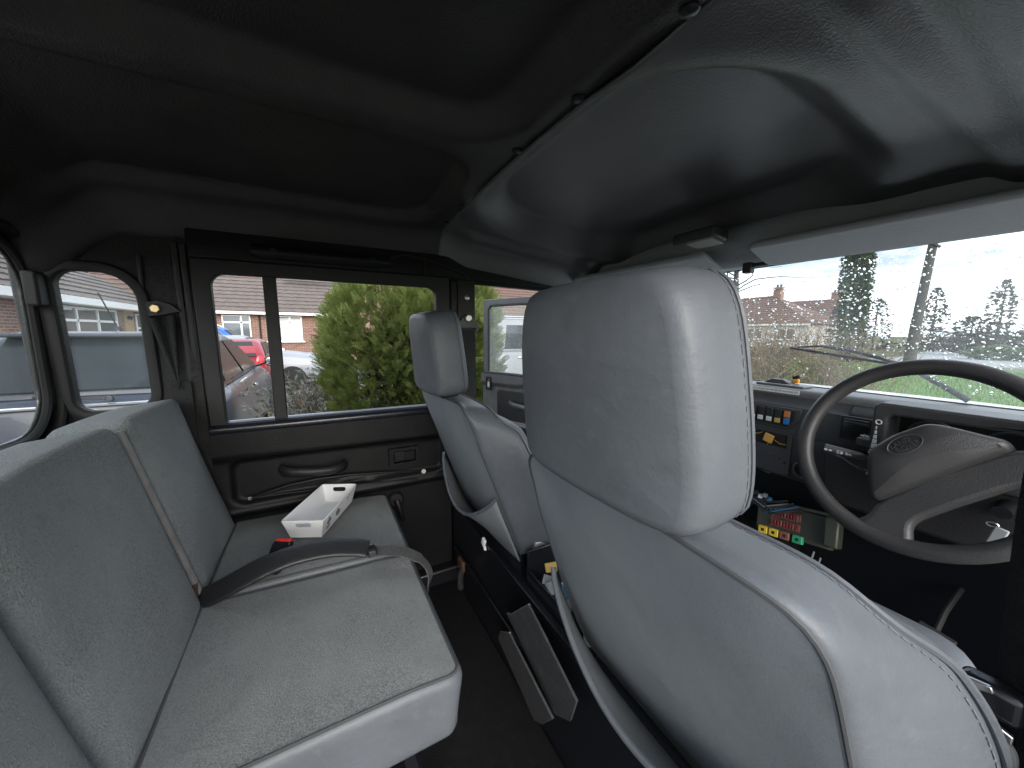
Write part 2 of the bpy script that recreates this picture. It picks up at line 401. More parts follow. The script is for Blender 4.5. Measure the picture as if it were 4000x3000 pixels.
side(-1, ['black rear corner wall on the drivers side', 'black cantrail on the drivers side', 'black centre post beside the driver seat',
          'black windscreen post on the drivers side', 'front door post on the drivers side', 'door sill on the drivers side'])
# rear wall with long window
rw = plate([(-.745, .45), (.745, .45), (.745, 1.84), (-.745, 1.84)], lambda u, v, w_: Vector((u, -.620-w_, v)), .010, [rrect(1.355, .455, .105, 8, (0, 1.470))])
rw = struct(rw.build('rear_wall', 'pillar', bevel=.008, seg=3), 'black rear wall of the cab with a long window')
Q = dense(rrect(1.375, .475, .11, 8, (0, 1.470)), .03)
MB().tube([(u, -.616, v) for u, v in Q], .010, 8, closed=True).build('window_seal', 'rubber', rw)
MB().tube([(u, -.606, v) for u, v in dense(rrect(1.43, .53, .13, 8, (0, 1.470)), .03)], .016, 8, closed=True, flat=.6).build('window_surround', 'pillar', rw)
plate(rrect(1.35, .45, .10, 8, (0, 1.470)), lambda u, v, w_: Vector((u, -.6235-w_, v)), .003).build('rear_pane', 'glass_rear', rw, smooth=0)
MB().box((-.705, -.612, 1.555), (-.655, -.585, 1.640)).build('window_catch', 'rubber', rw, bevel=.006)
# floor, seat box, bulkhead
fl = struct(MB().box((-.76, -.64, .40), (.76, .47, .46)).build('cab_floor', 'carpet'), 'black rubber mat floor behind the front seats')
for i in range(4):
    for k in range(5):
        MB().box((-.02+i*.055+k*.003, .10+k*.013-i*.05, .460), (.012+i*.055+k*.003, .105+k*.013-i*.05, .4625)).build('mat_rib', 'zinc' if False else 'frame', fl)
sb = struct(MB().box((-.716, .475, .44), (.716, 1.02, .80)).build('seat_box', 'metal_black', bevel=.006), 'black metal box under the front seats')
MB().box((-.70, .462, .785), (.70, .478, .803)).build('box_flange', 'metal_black', sb, bevel=.003)
MB().box((-.66, .4635, .60), (-.02, .475, .615)).build('box_flange', 'metal_black', sb, bevel=.003)
struct(MB().box((-.745, 1.02, .40), (.745, 1.46, .46)).build('front_floor', 'carpet'))
struct(MB().box((-.745, 1.40, .42), (.745, 1.46, 1.30)).build('bulkhead', 'metal_black', bevel=.01), 'black bulkhead below the windscreen')
tn = MB().box((-.15, 1.00, .44), (.17, 1.42, .82))
struct(tn.build('gearbox_tunnel', 'carpet', bevel=.05, seg=4), 'dark carpeted tunnel between the front footwells')
# unseen bonnet outside, made white to bounce light up onto the headlining
bn = MB().grid(lambda u, v: (u, v, 1.255-.03*(u/.7)**4-.05*(v-1.42)), lin(-.80, .80, 12), lin(1.42, 2.60, 10)).build('bonnet', mat('bonnet_paint', (.62, .63, .63), .35, coat=.4), smooth=180, solid=.02)
struct(bn, 'white bonnet in front of the windscreen')

# ================================================================== windscreen and header
WS0, WS1 = Vector((0, 1.362, 1.335)), Vector((0, 1.218, 1.706))
wv = (WS1-WS0).normalized(); wn = Vector((1, 0, 0)).cross(wv)       # wn points back-up into the cab? fixed below
if wn.y > 0: wn = -wn
wl = (WS1-WS0).length
wfr = lambda u, v, w_: Vector((u, 0, 0))+WS0+wv*v+wn*w_
ws = thing('windscreen', 'flat rain spotted windscreen with black rubber surround', 'windscreen', (0, 1.362, 1.335))
plate(rrect(1.38, wl, .03, 5, (0, wl/2)), wfr, .005).build('pane', 'glass_front', ws, smooth=0)
MB().tube([wfr(u, v, .004) for u, v in dense(rrect(1.392, wl+.012, .035, 5, (0, wl/2)), .05)], .012, 8, closed=True).build('rubber_seal', 'rubber', ws)
hd = MB()
hp = [(1.25, 1.706), (1.210, 1.700), (1.170, 1.706), (1.125, 1.745), (1.115, 1.79), (1.14, 1.83), (1.25, 1.83)]
hd.loft([[Vector((x, y, z)) for y, z in hp] for x in (-.73, -.4, 0, .4, .73)])
struct(hd.build('windscreen_header', M_.setdefault('visor', mat('visor', (.46, .49, .53), .5, [('noise', 250, .3, .003)], [(9, .4, .8, (.50, .52, .56))])), smooth=60), 'pale grey rail above the windscreen')

# ================================================================== left rear door (closed)
Xd = -.700
rd = thing('rear_door', 'closed black rear passenger door with a two pane sliding window', 'door', (-.72, .08, .52))
dfr = lambda u, v, w_: Vector((tumble(v)+.022-w_, u, v))
outer = [(-.298, 1.188), (.470, 1.188), (.470, 1.705), (-.298, 1.705)]
openA = rrect(.672, .452, [.035, .035, .01, .01], 6, (.0815, 1.437))
plate(outer, dfr, .030, [openA]).build('window_frame', 'frame', rd, bevel=.004, seg=2)
MB().box((-.128, -.012, 1.205), (-.092, .008, 1.668)).map(lambda p: Vector((tumble(p.z)+.012+p.y, p.x, p.z)) if False else Vector((tumble(p.z)+.010+p.y, p.x, p.z))).build('window_divider', 'frame', rd, bevel=.003)
plate(rrect(.15, .452, [.0, .04, .01, .0], 6, (-.185, 1.437)), lambda u, v, w_: Vector((tumble(v)-.004-w_, u, v)), .004).build('fixed_pane', 'glass_side', rd, smooth=0)
plate(rrect(.53, .452, [.04, .0, .0, .01], 6, (.155, 1.437)), lambda u, v, w_: Vector((tumble(v)+.003-w_, u, v)), .004).build('sliding_pane', 'glass_side', rd, smooth=0)
bl = MB(); bp = [(-.735, 1.213), (-.712, 1.213), (-.692, 1.205), (-.686, 1.192), (-.690, 1.180), (-.735, 1.180)]
bl.loft([[Vector((x, y, z)) for x, z in bp] for y in lin(-.296, .468, 6)]).build('belt_rail', M_.setdefault('belt', mat('belt', (.012, .014, .022), .25, [('noise', 60, .06, .003)])), rd, smooth=50)
# trim card: moulded heightfield (depth x over y,z)
def card(y, z):
    x = -.690
    x += .010*smooth01((z-1.06-.03*(.47-y))/.03)                           # upper roll proud
    d = sd_rr(y, z, .09, 1.015, .345, .072, .03)
    x -= .020*smooth01((.008-d)/.018)                                       # recessed band with the pull
    x += .006*bump_(z-(.918), .004)+.006*bump_(z-.945-.02*smooth01((y+.05)/.2)*smooth01((.25-y)/.2), .0035)*smooth01((y+.215)/.03)
    x -= .015*smooth01((.905-z)/.01)
    return x
MB().grid(lambda u, v: (card(u, v), u, v), lin(-.297, .469, 110), lin(.46, 1.182, 120)).build('trim_card', 'trim', rd, smooth=180)
MB().box((-.745, -.299, .44), (-.716, .474, 1.182)).build('door_skin', 'metal_black', rd)
# pocket lip (bright worn edge)
lip = [(-.212, .962), (-.17, .972), (-.10, .985), (-.02, .990), (.08, .986), (.20, .974), (.33, .955)]
MB().tube([(-.682, y, z) for y, z in lip], [.001, .004, .005, .005, .005, .004, .003], 8).build('pocket_lip', 'trim', rd)
MB().tube([(-.682, y, z) for y, z in ((-.212, .962), (-.1, .957), (.1, .945), (.33, .925))], .0028, 8).build('pocket_lip', 'trim', rd)
MB().disc((-.684, -.212, .962), (1, 0, 0), .006, .004, 12).build('trim_clip', 'zinc', rd)
MB().disc((-.684, .352, .952), (1, 0, 0), .009, .006, 12).build('trim_clip', M_.setdefault('clipw', mat('clipw', (.55, .55, .53), .5)), rd)
# pull handle
hp_ = [(-.690, -.118, 1.040), (-.668, -.112, 1.040), (-.650, -.085, 1.036), (-.644, -.03, 1.030), (-.645, .02, 1.026), (-.655, .05, 1.026), (-.672, .066, 1.027), (-.690, .070, 1.028)]
MB().tube(hp_, [.012, .012, .011, .010, .010, .011, .012, .012], 10, flat=1.5, upv=(0, 0, 1)).build('pull_handle', 'frame', rd)
# latch: bezel + lever
cf = lambda u, v, w_: Vector((-.700+w_, u, v))
lt = plate(rrect(.112, .070, .006, 3, (.280, 1.022)), cf, .014, [rrect(.085, .045, .004, 3, (.282, 1.022))]).build('latch_bezel', 'trim', rd, bevel=.002)
MB().box((-.702, .245, 1.004), (-.694, .318, 1.040)).build('latch_lever', 'metal_black', lt, bevel=.002)
MB().box((-.696, .285, 1.008), (-.690, .305, 1.037)).build('latch_lock', 'trim', lt, bevel=.002)
MB().box((-.700, .425, 1.105), (-.682, .460, 1.190)).build('lock_knob', 'frame', rd, bevel=.004)
# winder knob low on the door
wk = MB().disc((-.705, .244, .852), (1, 0, .1), .030, .022, 20, .3).build('winder_boss', 'trim', rd)
MB().tube([(-.680, .244, .852), (-.668, .25, .83), (-.668, .262, .775)], [.012, .010, .008], 8).build('winder_arm', 'metal_black', wk)

# grab handle over the rear door
gh = thing('grab_handle', 'black ribbed grab handle above the closed rear door', 'grab handle', (-.67, .05, 1.735))
MB().tube([(-.676, y, z) for y, z in ((-.150, 1.742), (-.135, 1.737))]+[(-.655, y, 1.733) for y in lin(-.115, .215, 6)]+[(-.676, .235, 1.737), (-.678, .25, 1.742)], .022, 10, flat=.9).build('grip', 'trim', gh)
for y in (-.09, .19): MB().disc((-.635, y, 1.735), (1, 0, 0), .010, .002, 14).build('screw_cap', 'rubber', gh)
# curved trim edge forward of it
MB().tube([(-.672, .25, 1.752), (-.668, .30, 1.768), (-.668, .40, 1.755), (-.668, .52, 1.722), (-.672, .545, 1.705)], .0035, 6).build('trim_piping', 'zinc' if False else 'frame', bpy.data.objects['cantrail'])

# ================================================================== left front door, swung open
th = R(69); hx, hy = -.785, 1.375; dl = .90
ux = Vector((-math.sin(th), -math.cos(th), 0)); nx = Vector((ux.y, -ux.x, 0))
if nx.x < 0: nx = -nx                                    # inner face looks back at the cab
fd = thing('front_door', 'dark grey front passenger door standing open with a framed window', 'door', (hx, hy, .52))
ffr = lambda u, v, w_: Vector((hx, hy, v))+ux*u+nx*w_
plate([(.0, 1.20), (dl, 1.20), (dl, 1.715), (.17, 1.715)], ffr, .028, [[(.09, 1.235), (dl-.045, 1.235), (dl-.045, 1.65), (dl-.065, 1.675), (.205, 1.675)]]).build('window_frame', M_.setdefault('doorgrey', mat('doorgrey', (.055, .056, .06), .42, [('noise', 300, .2, .003)], [(15, .4, .8, (.075, .075, .078))])), fd, bevel=.004)
plate([(.08, 1.225), (dl-.035, 1.225), (dl-.035, 1.685), (.19, 1.685)], lambda u, v, w_: ffr(u, v, .010+w_), .004).build('pane', 'glass_door', fd, smooth=0)
MB().tube([ffr(u, v, .030) for u, v in ((dl-.052, 1.235), (dl-.052, 1.655), (dl-.075, 1.670), (.21, 1.670))], .006, 6).build('window_seal', 'rubber', fd)
def fcard(u, v):
    w_ = .034
    w_ += .018*smooth01((v-1.135-.05*smooth01((dl-.28-u)/.3))/.03)
    d = sd_rr(u, v, dl-.40, 1.015, .265, .092, .03); w_ -= .022*smooth01((.008-d)/.018)
    w_ += .010*bump_(v-.895, .006)+.006*bump_(v-.845, .005)
    w_ -= .012*smooth01((.885-v)/.012)
    return w_
MB().grid(lambda u, v: ffr(u, v, fcard(u, v)), lin(.0, dl, 90), lin(.54, 1.222, 110)).build('trim_card', 'doorgrey', fd, smooth=180)
dk = MB(); vs = [ffr(u, v, w_) for w_ in (-.012, .030) for u, v in ((0, .54), (dl, .54), (dl, 1.225), (0, 1.225))]
dk.add(vs, [(0,1,2,3),(4,7,6,5),(0,4,5,1),(1,5,6,2),(2,6,7,3),(3,7,4,0)]).build('door_skin', 'metal_black', fd)
hb = [ffr(u, v, w_) for u, v, w_ in ((dl-.235, 1.040, .015), (dl-.25, 1.038, .035), (dl-.29, 1.032, .05), (dl-.38, 1.026, .052), (dl-.45, 1.026, .04), (dl-.47, 1.026, .015))]
MB().tube(hb, .011, 10, flat=1.5, upv=(0, 0, 1)).build('pull_handle', 'doorgrey', fd)
lb = plate(rrect(.046, .092, .006, 3, (dl-.075, 1.155)), lambda u, v, w_: ffr(u, v, .050+w_), .010, [rrect(.028, .07, .004, 3, (dl-.075, 1.155))]).build('latch_bezel', 'trim', fd, bevel=.002)
MB().loft([[ffr(dl-.085+a, 1.13+b, .048) for a, b in ((0, 0), (.02, 0), (.02, .035), (0, .035))], [ffr(dl-.085+a, 1.13+b, .056) for a, b in ((0, 0), (.02, 0), (.02, .035), (0, .035))]]).build('latch_lever', 'zinc', lb)
# ================================================================== front seats
def front_seat(label, sx, X0, Y0, group):
    A = R(21); ca, sa = math.cos(A), math.sin(A)
    root = thing('front_seat', label, 'car seat', (X0, Y0+.35, .80), 0, group)
    fr = lambda u, v, w_: Vector((X0+sx*u, Y0+w_*ca-v*sa, 1.302+v*ca+w_*sa))
    # backrest outline (u outboard positive): square-ish shoulders, fuller waist
    half = [(.150, .007), (.188, .003), (.212, -.012), (.225, -.040), (.230, -.09), (.234, -.15), (.241, -.25), (.247, -.36), (.242, -.45), (.222, -.50), (.17, -.512)]
    rightp = half; leftp = [(-u*.975, v) for u, v in half]
    P = dense([(0, .010), (-.10, .009)] + leftp + [(0, -.515)] + list(reversed(rightp)) + [(.10, .009)], .012)
    for _ in range(3):
        P = [((P[i-1][0]+2*P[i][0]+P[(i+1) % len(P)][0])/4, (P[i-1][1]+2*P[i][1]+P[(i+1) % len(P)][1])/4) for i in range(len(P))]
    d = .135
    def deform(u, v, w_):
        k = smooth01((v+.12)/.12)
        w2 = w_*(1-.28*k)                                    # thinner at the top
        u = u*(1+.24*max(0, w_)/d*smooth01(-v/.22))           # sides flare towards the front
        if w_ < .012:                                        # soft dents of an old foam back
            w2 += .007*math.sin(7*u+3)*math.sin(9*v+1)*smooth01((.22-abs(u))/.06)
            w2 += .010*math.exp(-((u+.17)**2+(v+.06)**2)/.004)
        return u, v-.42*max(0, w_)*smooth01((v+.17)/.17), w2
    rng = (.985, .95, .9, .8, .65, .5, .35, .2, .06)
    pr = [(.0, .010), (.003, .004), (.009, .0)] + [(w_, -.004*math.sin(math.pi*w_/d)) for w_ in lin(.02, d-.03, 6)] + [(d-.018, .003), (d-.008, .010), (d, .024)]
    cap, rest = pillow(P, pr, fr, .012, .02, rings=rng, deform=deform, split=0)
    br = rest.build('backrest', 'vinyl', root, smooth=180)
    cap.build('back_panel', 'vinyl_back', br, smooth=180)
    MB().tube([fr(*deform(q[0], q[1], .0015)) for q in offset(P, .006)], .0024, 6, closed=True).build('back_seam', 'seam', br)
    pip = [fr(*deform(q[0], q[1], d-.020)) for q in offset(P, -.001)]
    MB().tube(pip, .0035, 6, closed=True).build('piping', 'vinyl', br)
    st = MB()
    def stitches(path, mbx, L_=.0045, gap=.0035, r_=.0007):
        acc = 0.
        for i in range(len(path)-1):
            a, b = Vector(path[i]), Vector(path[i+1]); dd = (b-a).length
            if dd < 1e-6: continue
            t = (b-a)/dd; x = -acc
            while x < dd:
                if x >= 0 and x+L_ <= dd+.002:
                    mbx.tube([a+t*x, a+t*(x+L_)], r_, 4)
                x += L_+gap
            acc = (dd-x) % (L_+gap) if False else 0.
    stitches([fr(*deform(q[0], q[1], d-.032)) for q in offset(P, -.0034)], st, .0045, .0035, .0006)
    o = st.build('stitching', 'thread', br, smooth=0); o['kind'] = 'stuff'
    # map pocket: open-mouthed panel sagging off the back
    def pk(s, t):
        u = (s-.5)*.455
        vtop = -.275-.10*math.sin(math.pi*s)**.8
        v = vtop+(-.50-vtop)*t
        sag = .060*math.sin(math.pi*s)**.7*(1-t)**1.3+.010
        return u, v, -sag-.010*(1-(2*s-1)**2)
    mp_ = MB().grid(lambda s, t: fr(*pk(s, t)), lin(0, 1, 36), lin(0, 1, 16)).build('map_pocket', 'vinyl_back', root, smooth=180, solid=.003)
    MB().tube([fr(*pk(s, 0)) for s in lin(0, 1, 36)], .0055, 8).build('pocket_hem', 'vinyl', mp_)
    # headrest
    B = R(6); cb, sb_ = math.cos(B), math.sin(B)
    hf = lambda u, v, w_: Vector((X0+.003*sx+sx*u, Y0-.045+w_*cb-v*sb_, 1.316+v*cb+w_*sb_))
    hp = [(.1395, .032), (.1405, .055), (.138, .10), (.133, .15), (.128, .188), (.121, .214), (.108, .230), (.088, .2355), (.0, .237)]
    H = dense([(0, .0), (.108, .0005), (.124, .003), (.134, .009), (.138, .018)]+hp+[(-u, v) for u, v in reversed(hp[:-1])]+[(-.138, .018), (-.134, .009), (-.124, .003), (-.108, .0005)], .010)
    for _ in range(2):
        H = [((H[i-1][0]+2*H[i][0]+H[(i+1) % len(H)][0])/4, (H[i-1][1]+2*H[i][1]+H[(i+1) % len(H)][1])/4) for i in range(len(H))]
    hd_ = .105
    def hdef(u, v, w_):
        k = 1-smooth01(w_/.07)
        w2 = w_+k*(.016*(abs(u)/.145)**3+.008*max(0,(v-.11)/.12)**2.6)     # convex back
        w2 += .004*math.sin(9*u+1)*math.sin(14*v)*k
        return u, v, w2
    prh = [(.0, .014), (.002, .0085), (.005, .004), (.010, .0012), (.018, 0)]+[(w_, -.003*math.sin(math.pi*w_/hd_)) for w_ in lin(.034, hd_-.03, 5)]+[(hd_-.016, .0), (hd_-.006, .006), (hd_, .018)]
    hd0 = pillow(H, prh, hf, .006, .010, rings=rng, deform=hdef).build('headrest', 'vinyl', root, smooth=180)
    st = MB(); stitches([hf(*hdef(q[0], q[1], hd_-.026)) for q in offset(H, -.0023)], st, .0045, .0035, .0006)
    o = st.build('stitching', 'thread', hd0, smooth=0); o['kind'] = 'stuff'
    MB().tube([hf(*hdef(q[0], q[1], hd_-.018)) for q in offset(H, -.0012)], .0020, 6, closed=True).build('piping', 'vinyl', hd0)
    for u in (-.055, .055): MB().tube([hf(u, -.03, .06), hf(u, .03, .06)], .006, 8).build('headrest_post', 'steel', root)
    plate([(-.10, -.006), (.10, -.006), (.09, .004), (-.09, .004)], lambda u, v, w_: hf(u, v-.001, .03+w_), .05).build('headrest_slot', 'rubber', root)
    # cushion
    C = dense(rrect(.45, .47, .08, 6), .03)
    cf_ = lambda u, v, w_: Vector((X0+sx*u, Y0+.47+v, .80+w_+.06*(v+.2)))
    pillow(C, edge_prof(.135, .04), cf_, 0, .012).build('cushion', 'vinyl', root, smooth=180)
    for u in (-.19, .19):
        MB().box((X0+sx*u-.018, Y0+.22, .800), (X0+sx*u+.018, Y0+.68, .832)).build('seat_runner', 'metal_black', root, bevel=.003)
    MB().box((X0-.20, Y0+.185, .795), (X0+.20, Y0+.20, .835)).build('frame_bar', 'metal_black', root, bevel=.003)
    # hinge bracket at inner lower edge
    MB().box((X0-sx*.25-.012, Y0+.20, .80), (X0-sx*.25+.012, Y0+.30, .90)).build('hinge_plate', 'zinc', root, bevel=.004)
    return root
front_seat('grey vinyl driver seat with tall headrest right in front of the view', 1, .385, .300, 'front seats')
front_seat('grey vinyl passenger seat in front of the open front door', -1, -.385, .325, 'front seats')

# ================================================================== rear bench
bench = thing('rear_bench', 'grey cloth rear bench seat with split backrest', 'car seat', (-.25, -.05, .46))
BA = R(13); bca, bsa = math.cos(BA), math.sin(BA)
def back_seg(x0, x1, lab=None, wob=0., base=-.252):
    w_ = x1-x0; xc = (x0+x1)/2
    fr = lambda u, v, t: Vector((xc+u, base+.0-t*bca-v*bsa, .865+v*bca-t*bsa*.6))
    h = .452
    P = dense(rrect(w_-.004, h, [.040, .040, .02, .02], 6, (0, h/2)), .012)
    def df(u, v, t):
        e = smooth01((abs(u)-(w_/2-.035))/.035)
        t2 = t+(.006*e if t < .05 else 0)
        t2 += .006*math.sin(11*u+wob)*math.sin(8*v+wob*2) if t < .05 else 0
        v2 = v+.010*math.sin(5*u+wob)*smooth01((v-.3)/.15)
        return u, v2, t2
    return pillow(P, [(.0, .012), (.003, .005), (.010, .0)]+[(t, 0) for t in lin(.02, .115, 6)]+[(.125, .008), (.13, .02)], fr, .008, 0, rings=(.97, .9, .8, .65, .5, .3, .1), deform=df).build('backrest', 'fabric', bench, smooth=180), fr
b1, f1 = back_seg(-.690, -.318, wob=1.)
b2, f2 = back_seg(-.304, .094, wob=2.)
b3, f3 = back_seg(.104, .640, wob=3.3, base=-.246)
# welts along the splits
MB().tube([(-.311, -.268-.092*t, .90+.395*t) for t in lin(0, 1, 10)], .0085, 8).build('split_welt', M_.setdefault('welt', mat('welt', (.20, .195, .19), .6, [('noise', 60, .2, .003)], [(30, .4, .7, (.15, .135, .125))])), bench)
MB().box((-.320, -.330, .870), (-.300, -.266, .930)).build('hinge_bracket', 'rust', bench, bevel=.004)
# cushions
def cush(x0, x1, y1, wob):
    w_ = x1-x0; xc = (x0+x1)/2; d0 = -.262; dp = y1-d0
    P = dense(rrect(w_, dp, [.028, .028, .012, .012], 6, (0, dp/2)), .012)
    fr = lambda u, v, t: Vector((xc+u, d0+v, .766+t))
    def df(u, v, t):
        t2 = t
        if t > .08: t2 += .006*math.sin(6*u+wob)*math.sin(7*v+wob)-.006*smooth01((v-.36)/.10)
        v2 = v+.012*smooth01(t/.13)*smooth01((v-.40)/.06)
        return u, v2, t2
    cap, rest = pillow(P, [(.0, .012), (.006, .003), (.014, .0)]+[(t, 0) for t in lin(.03, .110, 5)]+[(.118, .002), (.123, .006), (.1255, .011)], fr, 0, .010, rings=(.985, .95, .9, .8, .65, .5, .3, .1), deform=df, split=1)
    c = rest.build('cushion', 'vinyl', bench, smooth=180)
    cap.build('cushion_top', 'fabric', c, smooth=180)
    MB().tube([fr(*df(q[0], q[1], .1245)) for q in offset(P, .0095)], .0030, 6, closed=True).build('cushion_seam', 'seam', c)
    return c
cush(-.690, -.286, .200, .7)
cush(-.276, .152, .196, 2.2)
MB().box((-.69, -.25, .60), (.08, .08, .764)).build('bench_frame', 'metal_black', bench, bevel=.01)
for x in (-.62, -.2, .08): MB().tube([(x, .1, .755), (x, .16, .46)], .014, 8).build('bench_leg', 'metal_black', bench)
for x, y in ((-.640, -.50), (-.458, -.49), (-.362, -.485)):
    MB().box((x-.006, y-.035, 1.228), (x+.006, y+.035, 1.254), rot=(R(-22), 0, R(20))).build('back_bracket', 'zinc', bench, bevel=.002)
# ================================================================== dashboard
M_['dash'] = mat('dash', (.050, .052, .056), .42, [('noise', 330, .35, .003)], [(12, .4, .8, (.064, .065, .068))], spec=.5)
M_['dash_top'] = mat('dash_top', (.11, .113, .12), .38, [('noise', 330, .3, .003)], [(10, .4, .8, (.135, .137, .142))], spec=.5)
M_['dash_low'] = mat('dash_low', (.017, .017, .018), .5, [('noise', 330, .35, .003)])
M_['white'] = mat('white', (.78, .79, .8), .45)
M_['ink'] = mat('ink', (.01, .01, .012), .6)
M_['icon'] = mat('icon', (.62, .63, .63), .6)
M_['sticker'] = mat('sticker', (.80, .81, .81), .5)
for nm, c in (('yellow', (.75, .55, .05)), ('amber', (.72, .40, .10)), ('orange', (.75, .22, .04)), ('blue', (.03, .20, .55)), ('sw_yellow', (.62, .42, .10)), ('brown', (.25, .10, .07)), ('green', (.03, .35, .16)), ('fuse_red', (.22, .02, .035)), ('fuse_body', (.055, .06, .045)), ('lead', (.05, .05, .055)), ('lead_blue', (.05, .18, .33)), ('lead_grey', (.30, .32, .33)), ('red', (.6, .02, .02))):
    M_[nm] = mat(nm, c, .42)
db = thing('dashboard', 'dark grey dashboard with row of coloured rocker switches and stripped out centre panel', 'dashboard', (0, 1.25, 1.08))
# top shelf, rounded lip
sp = [(1.352, 1.337), (1.255, 1.339), (1.240, 1.335), (1.234, 1.325), (1.234, 1.295), (1.26, 1.29), (1.352, 1.29)]
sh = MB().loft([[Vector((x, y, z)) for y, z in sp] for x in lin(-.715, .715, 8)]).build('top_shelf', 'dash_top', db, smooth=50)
fp = [(1.233, 1.318), (1.222, 1.300), (1.208, 1.290), (1.206, 1.218), (1.196, 1.210), (1.196, 1.090), (1.205, 1.080), (1.30, 1.080), (1.30, 1.318)]
MB().loft([[Vector((x, y, z)) for y, z in fp] for x in lin(-.715, .30, 8)]).build('fascia', 'dash', db, smooth=50)
fp2 = [(1.233, 1.318), (1.212, 1.300), (1.200, 1.290), (1.190, 1.10), (1.205, 1.080), (1.30, 1.080), (1.30, 1.318)]
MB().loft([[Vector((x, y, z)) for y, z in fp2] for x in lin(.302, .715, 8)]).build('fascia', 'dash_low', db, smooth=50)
# switch panel
spl = plate([(-.06, 1.224), (.172, 1.224), (.196, 1.252), (.200, 1.287), (-.06, 1.287)], lambda u, v, w_: Vector((u, 1.206-w_, v)), .006).build('switch_panel', 'dash', db, bevel=.003)
plate([(-.05, 1.231), (.168, 1.231), (.186, 1.256), (.186, 1.281), (-.05, 1.281)], lambda u, v, w_: Vector((u, 1.200-w_, v)), .003).build('switch_surround', 'dash_low', spl, bevel=.002)
for i, x in enumerate((.053, .076, .099, .123, .146, .1695)):
    r_ = MB().box((x-.0085, 1.1915, 1.238), (x+.0085, 1.1975, 1.280)).build('rocker_switch', 'dash_low', spl, bevel=.0015)
    if i < 5:
        MB().box((x-.0075, 1.1895, 1.241), (x+.0075, 1.1925, 1.2545)).build('switch_lens', ['white', 'white', 'white', 'white', 'sw_yellow'][i], r_, bevel=.001)
    else:
        MB().box((x-.0075, 1.1895, 1.240), (x+.0075, 1.1925, 1.2585)).build('switch_lens', 'blue', r_, bevel=.001)
        MB().box((x-.0075, 1.1895, 1.261), (x+.0075, 1.1925, 1.2785)).build('switch_lens', 'orange', r_, bevel=.001)
# centre panel with a cut-out
cpn = plate(rrect(.235, .122, .006, 3, (.072, 1.150)), lambda u, v, w_: Vector((u, 1.1955-w_, v)), .006, [rrect(.20, .040, .002, 2, (.078, 1.188))]).build('centre_panel', 'dash', db, bevel=.002)
MB().box((-.03, 1.1945, 1.166), (.18, 1.1965, 1.211)).build('cut_out', 'rubber', cpn)
rl = MB().box((-.0125, -.004, -.0125), (.0125, .004, .0125)).map(lambda p: Euler((0, R(14), 0)).to_matrix() @ p + Vector((.131, 1.186, 1.190))).build('relay', 'amber', cpn, bevel=.002)
for (a, b) in (((.11, 1.192, 1.203), (.085, 1.192, 1.195)), ((.145, 1.189, 1.188), (.176, 1.191, 1.180)), ((.13, 1.19, 1.176), (.128, 1.191, 1.168)), ((.09, 1.192, 1.205), (.05, 1.192, 1.178))):
    MB().tube([a, ((Vector(a)+Vector(b))/2+Vector((0, -.003, -.003))), b], .0009, 5).build('wire', 'amber', cpn)
for x, z, r_ in ((.148, 1.140, .0022), (.163, 1.135, .0022), (.178, 1.128, .004), (.209, 1.20, .0025), (.21, 1.165, .002), (.205, 1.222, .0025)):
    MB().disc((x, 1.1895 if x < .19 else 1.196, z), (0, -1, 0), r_, .0007, 10).build('screw_hole', 'rubber', cpn)
vt = MB().tube([(.222+.022*math.cos(a), 1.192, 1.118+.022*math.sin(a)) for a in lin(0, 2*math.pi, 24)[:-1]], .004, 8, closed=True).build('round_vent', 'dash', db)
MB().disc((.222, 1.196, 1.118), (0, -1, 0), .019, .001, 20).build('vent_core', 'rubber', vt)
# sticker with warning text
stk = MB().box((.035, 1.2318, 1.3235), (.176, 1.2332, 1.3355)).build('warning_sticker', 'sticker', db)
text_mesh('ISOLATE AUXILIARY BATTERY BELOW PASSENGER SEAT', .0066, lambda x, y, z: Vector((.1055+x*.84, 1.2314, 1.3296+y)), 'warning_text', 'ink', stk)
# flat catch on the shelf and amber clip
ct = thing('shelf_tray', 'low grey plastic tray with black clip on dashboard top', 'tray', (.10, 1.29, 1.339))
MB().box((.04, 1.262, 1.339), (.172, 1.325, 1.3455)).build('base', 'dash_top', ct, bevel=.002)
MB().loft([[Vector((x, 1.30, 1.3455)) for x in ()] or [Vector(p) for p in ((.050, 1.285, 1.3455), (.128, 1.285, 1.3455), (.128, 1.318, 1.3455), (.050, 1.318, 1.3455))], [Vector(p) for p in ((.072, 1.29, 1.358), (.103, 1.29, 1.358), (.103, 1.315, 1.358), (.072, 1.315, 1.358))]]).build('clip', 'dash', ct, bevel=.002)
cl = thing('amber_clip', 'tiny amber and black clip sitting below the windscreen', 'clip', (.121, 1.33, 1.346))
MB().box((.114, 1.324, 1.346), (.131, 1.336, 1.360)).build('body', M_.setdefault('clip_orange', mat('clip_orange', (.85, .35, .03), .35)), cl, bevel=.003)
MB().box((.112, 1.325, 1.360), (.132, 1.335, 1.370), rot=(0, R(-18), 0)).build('jaw', 'rubber', cl, bevel=.002)
MB().box((.128, 1.328, 1.370), (.143, 1.332, 1.3745), rot=(0, R(-38), 0)).build('tip', 'white', cl, bevel=.001)
